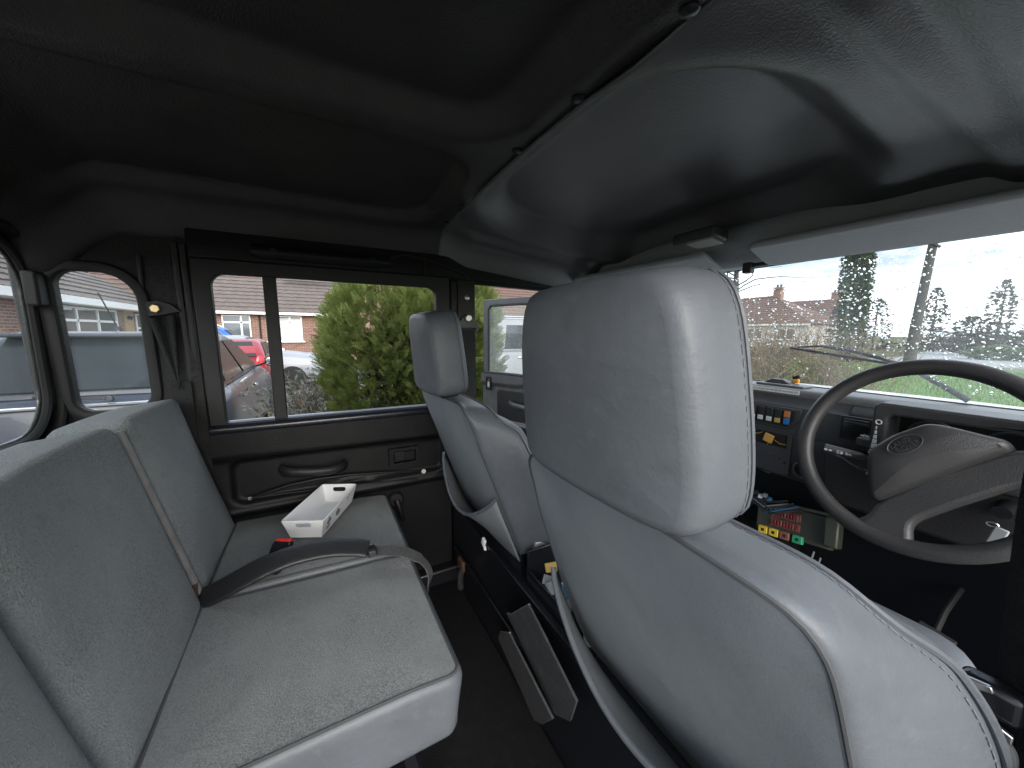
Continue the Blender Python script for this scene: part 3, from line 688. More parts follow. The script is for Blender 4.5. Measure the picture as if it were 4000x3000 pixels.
# instrument binnacle
bn_ = thing('instrument_binnacle', 'dark instrument binnacle behind the steering wheel with fan slider marks', 'instrument panel', (.50, 1.15, 1.10))
bo = [(.372, 1.205), (.380, 1.345), (.392, 1.352), (.66, 1.350), (.664, 1.205)]
bi = [(.400, 1.222), (.403, 1.318), (.412, 1.326), (.650, 1.326), (.652, 1.222)]
plate(bo, lambda u, v, w_: Vector((u, 1.205-w_-.03*(v-1.2)/.15, v)), .085, [bi]).build('hood', 'dash', bn_, bevel=.006, seg=3)
MB().box((.395, 1.185, 1.21), (.66, 1.198, 1.33)).build('gauge_plate', 'rubber', bn_)
for x, r_ in ((.455, .040), (.56, .040), (.618, .02)):
    g = MB().tube([(x+r_*math.cos(a), 1.180, 1.272+r_*math.sin(a)) for a in lin(0, 2*math.pi, 28)[:-1]], .003, 6, closed=True).build('gauge', 'dash', bn_)
    MB().disc((x, 1.184, 1.272), (0, -1, 0), r_-.002, .001, 24).build('gauge_face', 'ink', g)
    MB().tube([(x, 1.181, 1.272), (x-.6*r_, 1.181, 1.272-.5*r_)], .0009, 5).build('needle', 'icon', g)
for k in range(3): MB().box((.415, 1.128, 1.3285-k*.0035), (.60, 1.1305, 1.3300-k*.0035)).build('hood_ridge', 'dash', bn_)
ifr = lambda u, v, w_=0: Vector((.386+u, 1.0985-.20*(v-.07)*.0-.0005, 1.222+v))
g = MB().tube([ifr(.004+.0048*math.cos(a), .085+.0048*math.sin(a)) for a in lin(0, 2*math.pi, 16)[:-1]], .0013, 5, closed=True).build('off_mark', 'icon', bn_)
for k in range(5):
    hw = .0010+.0008*k
    MB().box((.388-hw, 1.0955, 1.294-k*.0105-.0035-k*.0004), (.388+hw, 1.0975, 1.294-k*.0105+.0035+k*.0002)).build('speed_mark', 'icon', bn_)
for a in range(4):
    c_ = Vector((.386, 1.0965, 1.237)); d_ = Vector((math.cos(a*math.pi/2+.4), 0, math.sin(a*math.pi/2+.4)))
    MB().tube([c_+d_*.001, c_+d_*.004, c_+d_*.0065], [.0008, .0026, .0016], 6, flat=.3, upv=(0, 1, 0)).build('fan_mark', 'icon', bn_)
text_mesh('2', .008, lambda x, y, z: Vector((.385+x, 1.096, 1.2245+y)), 'speed_number', 'icon', bn_)
# louvre vent and lower shroud
lv = plate(rrect(.062, .064, .004, 3, (.322, 1.262)), lambda u, v, w_: Vector((u, 1.196-w_, v)), .008, [rrect(.052, .054, .003, 3, (.322, 1.262))]).build('louvre_frame', 'dash', db, bevel=.002)
for k in range(7): MB().box((.297, 1.187, 1.240+k*.0072), (.347, 1.196, 1.2415+k*.0072), rot=(R(25), 0, 0)).build('louvre', 'dash', lv)
MB().box((.345, 1.13, 1.236), (.372, 1.19, 1.256)).build('slider_block', 'dash', bn_, bevel=.004)
MB().tube([(.362, 1.125, 1.256), (.362, 1.125, 1.268)], .0016, 6).build('slider_pin', 'steel', bn_)
MB().tube([(.355, 1.125, 1.264), (.369, 1.125, 1.264)], .0012, 6).build('slider_pin', 'steel', bn_)
shd = MB(); sp_ = [(.292, 1.215), (.300, 1.085), (.33, 1.075), (.62, 1.075), (.64, 1.09), (.64, 1.215)]
plate(sp_, lambda u, v, w_: Vector((u, 1.185-w_, v)), .055).build('column_surround', 'dash_low', db, bevel=.008, seg=3)
cs = MB().tube([(.468, 1.13, 1.22), (.468, 1.20, 1.18), (.468, 1.38, 1.05)], [.045, .05, .05], 16).build('steering_column', 'dash_low', db)
# stalks
def stalk(a, b, r_, nm):
    a, b = Vector(a), Vector(b)
    return MB().tube([a, a+(b-a)*.02, a+(b-a)*.93, b], [r_*.75, r_, r_*.8, r_*.4], 12, flat=1.25, upv=(0, 0, 1)).build(nm, 'dash', db)
s1 = stalk((.322, 1.035, 1.2375), (.388, 1.055, 1.232), .0082, 'indicator_stalk')
MB().tube([(.386, 1.055, 1.232), (.43, 1.09, 1.23)], .0035, 8).build('stalk_arm', 'dash_low', s1)
MB().tube([(.325, 1.06, 1.222), (.35, 1.062, 1.216), (.362, 1.064, 1.207), (.38, 1.066, 1.2), (.41, 1.08, 1.198)], .0022, 6).build('lamp_stalk', 'dash', db)
MB().box((.387, 1.062, 1.190), (.41, 1.075, 1.202)).build('lamp_switch', 'dash_low', db, bevel=.003)
def decal(P, fr, nm, par, m_='icon'): return plate(P, fr, .0004).build(nm, m_, par, smooth=0)
sfr = lambda x0: (lambda u, v, w_: Vector((x0+u, 1.0355+(x0-.322)*.303-.0093-w_+abs(v)*0+u*.303, 1.2372-(x0-.322)*.083+v-u*.083)))
arrow = [(0, .0), (.0032, .003), (.0032, .0013), (.006, .0013), (.006, -.0013), (.0032, -.0013), (.0032, -.003)]
decal(arrow, sfr(.325), 'arrow_mark', s1)
decal([(.013-u+.001, v) for u, v in reversed(arrow)], sfr(.325), 'arrow_mark', s1)
lampP = [(0, -.004)]+[(.0045*math.cos(a), .004*math.sin(a)) for a in lin(-math.pi/2, math.pi/2, 8)]
decal([(u+.0005, v) for u, v in lampP[1:]], sfr(.352), 'headlamp_mark', s1)
for k in range(4): decal([(-.006, -.0033+k*.002), (-.001, -.0033+k*.002), (-.001, -.0023+k*.002), (-.006, -.0023+k*.002)], sfr(.352), 'beam_mark', s1)
decal([(0, .0035), (0, -.0035), (.005, -.001), (.009, -.003), (.009, .003), (.005, .001)], sfr(.361), 'horn_mark', s1)
sun_c = Vector((.3965, 1.0605, 1.196))
MB().tube([sun_c+Vector((.0024*math.cos(a), 0, .0024*math.sin(a))) for a in lin(0, 2*math.pi, 12)[:-1]], .0006, 5, closed=True).build('lamp_mark', 'icon', db)
for k in range(8):
    a = k*math.pi/4; MB().tube([sun_c+Vector((.0036*math.cos(a), 0, .0036*math.sin(a))), sun_c+Vector((.0054*math.cos(a), 0, .0054*math.sin(a)))], .0005, 4).build('lamp_mark', 'icon', db)
# ignition key
ky = thing('ignition_key', 'steel ignition key hanging right of the steering column', 'key', (.574, 1.11, 1.15))
MB().tube([(.575, 1.14, 1.185), (.572, 1.10, 1.175)], .013, 12).build('lock_barrel', 'metal_black', ky)
MB().box((.565, 1.088, 1.112), (.583, 1.0925, 1.150), rot=(0, R(12), 0)).build('key_fob', 'lead_grey', ky, bevel=.003)
MB().tube([(.566+.007*math.cos(a), 1.09, 1.152+.004*math.sin(a)) for a in lin(0, 2*math.pi, 14)[:-1]], .0012, 5, closed=True).build('key_ring', 'steel', ky)

# ================================================================== steering wheel
T = R(21); wc = Vector((.468, 1.045, 1.263)); wr = R(47)
ey0 = Vector((0, math.sin(T), math.cos(T))); ez = Vector((0, -math.cos(T), math.sin(T))); ex0 = Vector((1, 0, 0))
ex = ex0*math.cos(wr)+ey0*math.sin(wr); ey = ey0*math.cos(wr)-ex0*math.sin(wr)
sw = thing('steering_wheel', 'black two spoke steering wheel turned anticlockwise in front of the dashboard', 'steering wheel', wc)
swf = frame_xy(wc, ex, ey, ez)
M_['wheel'] = mat('wheel', (.034, .034, .036), .42, [('crackle', 300, .22, .002), ('noise', 300, .2, .002)], [(18, .4, .8, (.044, .043, .042))], spec=.5)
rim = [swf(.181*math.cos(a), .181*math.sin(a), .012) for a in lin(0, 2*math.pi, 96)[:-1]]
MB().tube(rim, .0162, 16, closed=True).build('rim', 'wheel', sw, smooth=180)
half = [(0, -.044), (.098, -.050), (.118, -.060), (.138, -.071), (.160, -.068), (.178, -.045), (.182, -.075), (.165, -.100), (.140, -.130), (.118, -.148), (.104, -.140), (.098, -.128), (.092, -.115), (.078, -.107), (.05, -.105), (0, -.104)]
P = half + [(-u, v) for u, v in reversed(half[1:-1])]; P = list(reversed(P))
P = dense(P, .008)
for _ in range(2): P = [((P[i-1][0]+2*P[i][0]+P[(i+1) % len(P)][0])/4, (P[i-1][1]+2*P[i][1]+P[(i+1) % len(P)][1])/4) for i in range(len(P))]
def spk(p): return p
mbs = MB(); pr = edge_prof(.030, .011)
RR = [[swf(q[0], q[1], -.006+w_-.004) for q in (offset(P, i_) if i_ else P)] for w_, i_ in pr]
mbs.loft(RR, caps=False)
o1 = plate(offset(P, pr[0][1]), swf, .001); 
mbs.build('spokes', 'wheel', sw, smooth=180)
plate(list(offset(P, .010)), lambda u, v, w_: swf(u, v, .0196+w_), .0005).build('spoke_face', 'wheel', sw, smooth=60)
plate(list(offset(P, .010)), lambda u, v, w_: swf(u, v, -.0102+w_), .0005).build('spoke_back', 'wheel', sw, smooth=60)
PD = dense([(-.106, -.056), (-.112, -.040), (-.066, .022), (-.05, .036), (0, .042), (.05, .036), (.066, .022), (.112, -.040), (.106, -.056)], .007); PD = list(reversed(PD))
for _ in range(2): PD = [((PD[i-1][0]+2*PD[i][0]+PD[(i+1) % len(PD)][0])/4, (PD[i-1][1]+2*PD[i][1]+PD[(i+1) % len(PD)][1])/4) for i in range(len(PD))]
def pdef(u, v, w_):
    if w_ > .02: w_ += .010*min(1, max(0, (v+.055)/.05))-.010*max(0, (abs(u)-.04)/.07)**1.5
    return u, v, w_
hub = pillow(PD, [(-.02, 0), (.0, 0), (.02, .001), (.034, .004), (.040, .008), (.043, .014)], swf, 0, .006, rings=(.96, .9, .8, .65, .5, .3, .1), deform=pdef).build('hub_pad', 'wheel', sw, smooth=180)
# oval emblem, embossed tone on tone; lies upright on the turned wheel
ec = (.000, .010)
efr = lambda u, v, w_=0: swf(ec[0]+u, ec[1]+v, .0585+w_)
M_['emblem'] = mat('emblem', (.05, .05, .052), .35)
er = MB().tube([efr(.027*math.cos(a), .0155*math.sin(a)) for a in lin(0, 2*math.pi, 36)[:-1]], .0009, 6, closed=True).build('emblem_ring', 'emblem', hub)
text_mesh('LAND', .0125, lambda x, y, z: efr(x-.004, y+.0055, z), 'emblem_word', 'emblem', er, ext=.0006)
text_mesh('ROVER', .0125, lambda x, y, z: efr(x+.002, y-.0055, z), 'emblem_word', 'emblem', er, ext=.0006)

# ================================================================== wiper, visors, lamp
wp = thing('wiper', 'black wiper blade and arm resting across the wet windscreen', 'wiper', (.46, 1.37, 1.35))
def onws(x, z, off=.012):          # just outside the screen
    v = (z-WS0.z)/wv.z; return wfr(x, v, -off)
MB().tube([onws(.098, 1.453, .010), onws(.344, 1.418, .010)], .0038, 6).build('blade', 'rubber', wp)
MB().tube([onws(.115, 1.453, .018), onws(.17, 1.456, .024), onws(.235, 1.444, .030), onws(.30, 1.430, .024), onws(.33, 1.422, .016)], [.002, .004, .005, .004, .002], 6).build('blade_bridge', 'rubber', wp)
MB().tube([onws(.235, 1.442, .030), onws(.345, 1.412, .030), onws(.42, 1.362, .028), onws(.462, 1.336, .02)], [.003, .004, .0065, .007], 8).build('arm', 'rubber', wp)
def visor(label, x0, x1, tilt):
    v = thing('sun_visor', label, 'sun visor', ((x0+x1)/2, 1.13, 1.76), 0, 'sun visors')
    P = rrect(x1-x0, .135, [.02, .02, .03, .03], 5, (0, 0))
    c_, s_ = math.cos(tilt), math.sin(tilt)
    fr = lambda u, q, w_: Vector(((x0+x1)/2+u, 1.145-(q+.0675)*c_*.9-w_*s_, 1.702+(q+.0675)*s_-w_*c_*.0-w_*c_))
    pillow(dense(P, .02), edge_prof(.018, .008), fr).build('panel', M_.setdefault('visor', mat('visor', (.34, .36, .385), .5, [('noise', 250, .3, .003)], [(9, .4, .8, (.38, .39, .41))])), v, smooth=180)
    MB().tube([fr(-(x1-x0)/2-.04, -.06, .008), fr(-(x1-x0)/2+.05, -.06, .008)], .006, 8).build('pivot', 'dash', v)
    MB().box(tuple(fr(-(x1-x0)/2-.05, -.06, .02)-Vector((.012, .012, .010))), tuple(fr(-(x1-x0)/2-.05, -.06, .02)+Vector((.012, .012, .020)))).build('bracket', 'dash', v, bevel=.003)
visor('long grey sun visor on the driver side above the windscreen', .105, .62, R(17))
visor('dark grey sun visor on the passenger side above the windscreen', -.64, -.02, R(18))
dl_ = thing('dome_lamp', 'small oblong interior lamp with ribbed lens under the front headlining', 'lamp', (-.045, 1.04, 1.79))
dP = rrect(.145, .075, .015, 4)
dfr_ = lambda u, v, w_: Vector((-.048+u, 1.045+v, 1.800-w_-.1*(v)))
pillow(dense(dP, .012), edge_prof(.030, .008), dfr_).build('housing', 'dash', dl_, smooth=180)
ln = plate(rrect(.085, .062, .008, 3, (.020, -.003)), lambda u, v, w_: dfr_(u, v, .030+w_), .007).build('lens', M_.setdefault('lens', mat('lens', (.40, .40, .38), .35, [('wave', 140, .4, .003)])), dl_, bevel=.002)

# ================================================================== fuse box with leads below the dashboard
fb = thing('fuse_box', 'exposed fuse box with red fuses and coloured relays below the dashboard', 'fuse box', (.18, 1.30, .83))
FA = R(14); fc = Vector((.185, 1.300, .905))
fex = Vector((math.cos(FA), 0.10, math.sin(FA)*.45)).normalized(); fup = Vector((0, .35, 1)).normalized(); fup = (fup-fex*fup.dot(fex)).normalized(); fn = fex.cross(fup)
if fn.y > 0: fn = -fn
ffb = frame_xy(fc, fex, fup, fn)
def fbox(u0, u1, v0, v1, w0, w1, nm, m_, par, bev=.0015):
    mb = MB().box((u0, v0, w0), (u1, v1, w1)); mb.map(lambda p: ffb(p.x, p.y, p.z)); return mb.build(nm, m_, par, bevel=bev)
fbox(-.115, .085, -.045, .050, -.03, .0, 'base', 'fuse_body', fb, .004)
fbox(.070, .105, -.035, .050, -.02, .030, 'end_block', 'fuse_body', fb, .006)
fbox(-.10, .10, .050, .060, -.02, .012, 'cover_rail', 'fuse_body', fb, .003)
for row in range(2):
    bed = fbox(-.072, .008, .010-row*.030, .034-row*.030, .0, .006, 'fuse_row', 'brown', fb, .001)
    for k in range(9):
        fbox(-.068+k*.0082, -.0625+k*.0082, .013-row*.030, .031-row*.030, .006, .012, 'fuse', 'fuse_red' if (k+row) % 4 else 'brown', bed, .0008)
for k, (m_, u) in enumerate((('yellow', -.085), ('yellow', -.055), ('brown', -.025), ('green', .008))):
    rl_ = fbox(u-.013, u+.013, -.052, -.028, .002, .022, 'relay', m_, fb, .002)
    fbox(u-.004, u+.004, -.045, -.036, .022, .0225, 'relay_print', 'ink', rl_, 0)
for k in range(11):
    a = Vector((.035+.004*k, 1.29, .955-.006*(k % 4))); b = a+Vector((.12, .0, .022-.003*(k % 3)))
    mid = (a+b)/2+Vector((0, -.02-.003*(k % 3), -.016-.004*(k % 5)))
    MB().tube([a+Vector((-.03, 0, -.03)), a, mid, b], .0028, 6).build('lead', ['lead', 'lead_grey', 'lead', 'lead_blue', 'lead'][k % 5], fb)
for k in range(5): MB().box((.045+k*.014, 1.275, .958+(k % 2)*.008), (.057+k*.014, 1.292, .968+(k % 2)*.008), rot=(0, R(-20+k*9), R(20))).build('connector', ['lead_grey', 'lead', 'white', 'lead_grey', 'lead_blue'][k], fb, bevel=.001)
for k, (x, z) in enumerate(((.245, .86), (.262, .85))): MB().tube([(x, 1.27, z), (x-.006, 1.265, z-.05), (x-.012, 1.27, z-.09)], .0022, 6).build('lead', 'lead_grey', fb)
MB().box((.060, 1.26, 1.060), (.108, 1.275, 1.066), rot=(0, R(10), 0)).build('loose_terminal', 'lead_grey', fb, bevel=.001)
# pedals
def pedal(lab, x, z):
    p = thing('pedal', lab, 'pedal', (x, 1.30, z-.04))
    c0 = Vector((x, 1.27, z))
    MB().box((x-.032, 1.262, z-.035), (x+.032, 1.275, z+.035), rot=(R(25), R(10), 0)).build('pad', 'rubber', p, bevel=.004)
    for k in range(7): MB().box((x-.028+k*.0085, 1.256, z-.032), (x-.024+k*.0085, 1.262, z+.032), rot=(R(25), R(10), 0), c=(x, 1.2685, z)).build('pad_rib', 'frame', p)
    MB().tube([(x, 1.28, z+.02), (x+.003, 1.31, z+.06), (x+.01, 1.38, z+.10)], .006, 8).build('lever', 'rubber', p)
pedal('ribbed black foot pedal beside the driver seat', .495, .775)
# ================================================================== outside: ground
def ground_mat(name, c1, c2, sc, bump=.4):
    return mat(name, c1, .95, [('noise', sc*4, bump, .02), ('noise', sc, bump*.6, .04)], [(sc, .35, .7, c2), (.35, .35, .65, tuple(x*.85 for x in c1))], spec=.2)
struct(MB().grid(lambda u, v: (u, v, -.05), lin(-400, 400, 4), lin(-400, 400, 4)).build('ground', ground_mat('earth', (.075, .085, .035), (.10, .10, .05), 2.)), 'grassy ground to the horizon')
struct(MB().add([(-26, -9, -.02), (7, -9, -.02), (7, 4.6, -.02), (-26, 4.6, -.02)], [(0, 1, 2, 3)]).build('driveway', ground_mat('gravel', (.20, .185, .165), (.30, .28, .25), 22., .6)), 'pale gravel driveway under the parked cars')
struct(MB().add([(-60, 4.7, -.025), (30, 4.7, -.025), (30, 27, -.025), (-60, 27, -.025)], [(0, 1, 2, 3)]).build('lawn', ground_mat('grass', (.085, .175, .026), (.11, .20, .04), 3.)), 'bright green lawn ahead of the windscreen')
rdm = mat('tarmac', (.20, .20, .205), .7, [('noise', 20, .3, .02)], [(1.2, .35, .7, (.26, .26, .262))])
struct(MB().add([(-9, 27.2, -.02), (60, 27.2, -.02), (60, 36, -.02), (-9, 36, -.02)], [(0, 1, 2, 3)]).build('road', rdm), 'wet pale grey road beyond the lawn')
struct(MB().add([(-9, 36, -.018), (-4, 36, -.018), (-7, 120, -.018), (-20, 120, -.018)], [(0, 1, 2, 3)]).build('side_road', rdm), 'grey road leading away beyond the trees')
struct(MB().box((-9, 27.0, -.05), (60, 27.2, .09)).build('kerb', mat('kerb', (.32, .31, .29), .8)), 'stone kerb along the far road')
# grass blades near the windscreen view: one mass
def grass(n, x0, x1, y0, y1, h, seed):
    r = np.random.RandomState(seed); x = r.uniform(x0, x1, n); y = r.uniform(y0, y1, n); hh = h*r.uniform(.5, 1.2, n); a = r.uniform(0, 6.28, n); wd = .006+.004*r.rand(n)+.002*(y-y0)/6
    dx, dy = np.cos(a)*wd, np.sin(a)*wd; lx, ly = r.uniform(-.4, .4, n)*hh, r.uniform(-.4, .4, n)*hh
    V = np.stack([np.stack([x-dx, y-dy, 0*x-.03], 1), np.stack([x+dx, y+dy, 0*x-.03], 1), np.stack([x+lx, y+ly, hh], 1)], 1).reshape(-1, 3)
    return V, np.arange(3*n).reshape(-1, 3)
V, F = grass(60000, -14, 3, 5, 25, .07, 3)
tag(fast('grass', V, F, mat('blade', (.085, .18, .025), .7, var=[(1.5, .35, .7, (.12, .20, .045))])), 'short green grass of the front lawn', 'grass', kind='stuff')

# ================================================================== leaf helpers
def leaf_cloud(C, rnd, size, narrow=.45, seed=0, droop=.3):
    """C (n,3) centres -> quads leaf-shaped with random orientation"""
    r = np.random.RandomState(seed); n = len(C)
    a = r.normal(size=(n, 3)); a[:, 2] = a[:, 2]*.6+droop; a /= np.linalg.norm(a, axis=1)[:, None]
    b = r.normal(size=(n, 3)); b -= a*(a*b).sum(1)[:, None]; b /= np.linalg.norm(b, axis=1)[:, None]
    s = size*(1+rnd*r.uniform(-1, 1, n))[:, None]
    V = np.stack([C-a*s*.5, C+b*s*narrow*.5, C+a*s*.5, C-b*s*narrow*.5], 1).reshape(-1, 3)
    return V, np.arange(4*n).reshape(-1, 4)
def fol(name, c1, c2, c3=None, sc=6., rough=.6, trans=.3):
    M = mat(name, c1, rough, var=[(sc, .3, .7, c2)]+([(sc*6, .5, .75, c3)] if c3 else []), spec=.3)
    n = M.node_tree.nodes; l = M.node_tree.links.new; b = n['Principled BSDF']; t = n.new('ShaderNodeBsdfTranslucent'); mx_ = n.new('ShaderNodeMixShader')
    mx_.inputs[0].default_value = trans; l(b.inputs['Base Color'].links[0].from_socket, t.inputs[0]); l(b.outputs[0], mx_.inputs[1]); l(t.outputs[0], mx_.inputs[2]); l(mx_.outputs[0], n['Material Output'].inputs[0])
    return M
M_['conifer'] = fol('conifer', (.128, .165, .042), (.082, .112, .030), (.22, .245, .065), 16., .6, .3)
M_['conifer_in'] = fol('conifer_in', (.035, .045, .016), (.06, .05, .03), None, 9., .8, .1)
M_['lavender'] = fol('lavender', (.105, .122, .108), (.070, .085, .070), (.14, .14, .15), 12., .8, .2)
M_['cover'] = fol('cover', (.075, .115, .045), (.12, .15, .07), (.22, .24, .15), 14., .6, .2)
M_['bark'] = mat('bark', (.052, .043, .034), .9, [('noise', 40, .8, .02)], [(12, .4, .7, (.028, .024, .02))])
M_['twig'] = mat('twig', (.17, .115, .075), .85, var=[(3, .35, .65, (.10, .075, .05)), (9, .5, .7, (.24, .18, .11))])
M_['ivy'] = fol('ivy', (.035, .06, .018), (.055, .08, .03), (.09, .11, .05), 5., .5, .15)
M_['evergreen'] = fol('evergreen', (.03, .055, .022), (.045, .07, .03), None, 5., .5, .15)
M_['farleaf'] = fol('farleaf', (.075, .075, .055), (.095, .078, .058), (.055, .065, .042), 1.5, .8, .15)

# conifer hedge tree beside the driveway: flat feathery sprays through the crown
def spray_template():
    V = []; F = []
    def dia(a, b, w_):
        a = np.array(a); b = np.array(b); d = b-a; p = np.array([-d[1], d[0], 0]); p = p/np.linalg.norm(p)*w_; o = len(V)
        V.extend([a, a+d*.45+p, b, a+d*.45-p]); F.append((o, o+1, o+2, o+3))
    dia((0, 0, 0), (0, 1, -.10), .030)
    for k in range(6):
        y = .10+k*.145; l_ = .46*(1-.6*k/6)
        for s in (-1, 1):
            e = (s*l_*.80, y+l_*.70, -.05-.12*l_); dia((0, y, -.03*k/6), e, .036)
            m_ = (s*l_*.42, y+l_*.36, -.03); dia(m_, (m_[0]+s*l_*.12, m_[1]+l_*.36, -.03), .034); dia(m_, (m_[0]+s*l_*.40, m_[1]+l_*.06, -.05), .034)
    return np.array(V), np.array(F)
def conifer(name, label, base, rx, ry, h, n, seed, group):
    r = np.random.RandomState(seed); T, TF = spray_template()
    root = thing(name, label, 'conifer', base, 0, group)
    MB().tube([(0, 0, -.05), (.02, .01, h*.4), (0, .03, h*.85)], [.07, .05, .012], 8).build('trunk', 'bark', root, local=True)
    ph = r.uniform(0, 2*math.pi, n); zz = h*(r.uniform(.02, 1, n)**.85)
    prof = np.interp(zz/h, [0, .15, .55, .85, .95, 1.0], [.9, 1.0, 1.0, .99, .92, .75])
    lump = 1+.05*np.sin(3*ph+2*zz*3+seed)+.05*np.sin(7*ph-zz*7)+.06*np.sin(13*ph+zz*15)+.18*(np.abs(np.sin(2*ph))**1.5)
    rad = (.70+.32*np.sqrt(r.rand(n)))*prof*lump
    Cx, Cy = rad*rx*np.cos(ph), rad*ry*np.sin(ph)
    out_ = np.stack([np.cos(ph)*rx, np.sin(ph)*ry, np.zeros(n)], 1); out_ /= np.linalg.norm(out_, axis=1)[:, None]
    up_ = r.uniform(.15, 1.1, n)+1.2*np.clip(zz/h-.75, 0, 1)*3
    ay = out_+np.stack([r.normal(0, .45, n), r.normal(0, .45, n), up_], 1); ay /= np.linalg.norm(ay, axis=1)[:, None]
    rn = r.normal(size=(n, 3))*.8+out_*.6; ax = np.cross(ay, rn); ax /= np.linalg.norm(ax, axis=1)[:, None]; az = np.cross(ax, ay)
    s = r.uniform(.045, .115, n)[:, None, None]
    V = np.stack([Cx, Cy, zz], 1)[:, None, :]+s*(T[None, :, :1]*ax[:, None, :]+T[None, :, 1:2]*ay[:, None, :]+T[None, :, 2:]*az[:, None, :])
    F = (TF[None]+(np.arange(n)*len(T))[:, None, None]).reshape(-1, 4)
    fast('crown', V.reshape(-1, 3), F, 'conifer', root, local=True)
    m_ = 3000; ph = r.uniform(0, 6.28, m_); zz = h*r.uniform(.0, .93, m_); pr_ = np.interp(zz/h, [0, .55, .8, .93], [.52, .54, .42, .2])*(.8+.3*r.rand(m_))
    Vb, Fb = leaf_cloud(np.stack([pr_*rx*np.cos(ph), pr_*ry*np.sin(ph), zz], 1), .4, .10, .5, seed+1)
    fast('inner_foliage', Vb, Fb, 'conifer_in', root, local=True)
conifer('conifer', 'feathery yellow green conifer seen through the rear door window', (-2.62, .72, 0), .62, .58, 1.84, 12000, 11, 'garden conifers')
conifer('conifer', 'bright lime green conifer in the gap beside the open front door', (-2.80, 1.12, 0), .62, .40, 1.90, 7500, 12, 'garden conifers')
# lavender and ground cover
def stems_shrub(name, label, cat, base, r0, h, n, seed, m_stem, m_leaf, lean=.5, leaf=.05, narrow=.25, group=None):
    r = np.random.RandomState(seed); root = thing(name, label, cat, base, 0, group); V = []; F = []; LC = []
    for i in range(n):
        a = r.uniform(0, 6.28); q = r0*math.sqrt(r.rand()); x, y = q*math.cos(a), q*math.sin(a); hh = h*r.uniform(.6, 1.05)*(1-.35*(q/r0)**2)
        lx, ly = lean*hh*r.normal()*.5+.25*x, lean*hh*r.normal()*.5+.25*y
        p0 = np.array((x, y, 0)); p1 = np.array((x+lx*.4, y+ly*.4, hh*.55)); p2 = np.array((x+lx, y+ly, hh)); w_ = .004
        o = len(V); s = np.array((math.cos(a+1.5), math.sin(a+1.5), 0))*w_
        V += [p0-s, p0+s, p1+s, p1-s, p2+s*.4, p2-s*.4]; F += [(o, o+1, o+2, o+3), (o+3, o+2, o+4, o+5)]
        for k in range(24):
            t = r.uniform(.25, 1); p = p0+(p1-p0)*min(1, t*2) if t < .5 else p1+(p2-p1)*(t-.5)*2
            LC.append(p+r.normal(0, .02, 3))
    fast('stems', V, F, m_stem, root, local=True)
    Vl, Fl = leaf_cloud(np.array(LC), .4, leaf, narrow, seed+5, droop=.8); fast('foliage', Vl, Fl, m_leaf, root, local=True)
    return root
G = 'low plants along the driveway edge'
stems_shrub('lavender_bush', 'silvery grey lavender bush left of the conifer', 'shrub', (-2.75, .08, 0), .30, 1.20, 1000, 21, 'twig', 'lavender', .45, .060, .22, G)
stems_shrub('lavender_bush', 'grey leaved bush tucked against the conifer foot', 'shrub', (-2.35, .14, 0), .26, 1.0, 700, 22, 'twig', 'lavender', .45, .055, .25, G)
stems_shrub('ground_cover', 'low variegated ground cover below the lavender', 'ground cover', (-2.02, .10, 0), .28, .88, 800, 23, 'twig', 'cover', .5, .045, .65, G)
stems_shrub('ground_cover', 'low variegated ground cover at the base of the conifer', 'ground cover', (-1.98, .45, 0), .40, .80, 800, 24, 'twig', 'cover', .5, .045, .65, G)

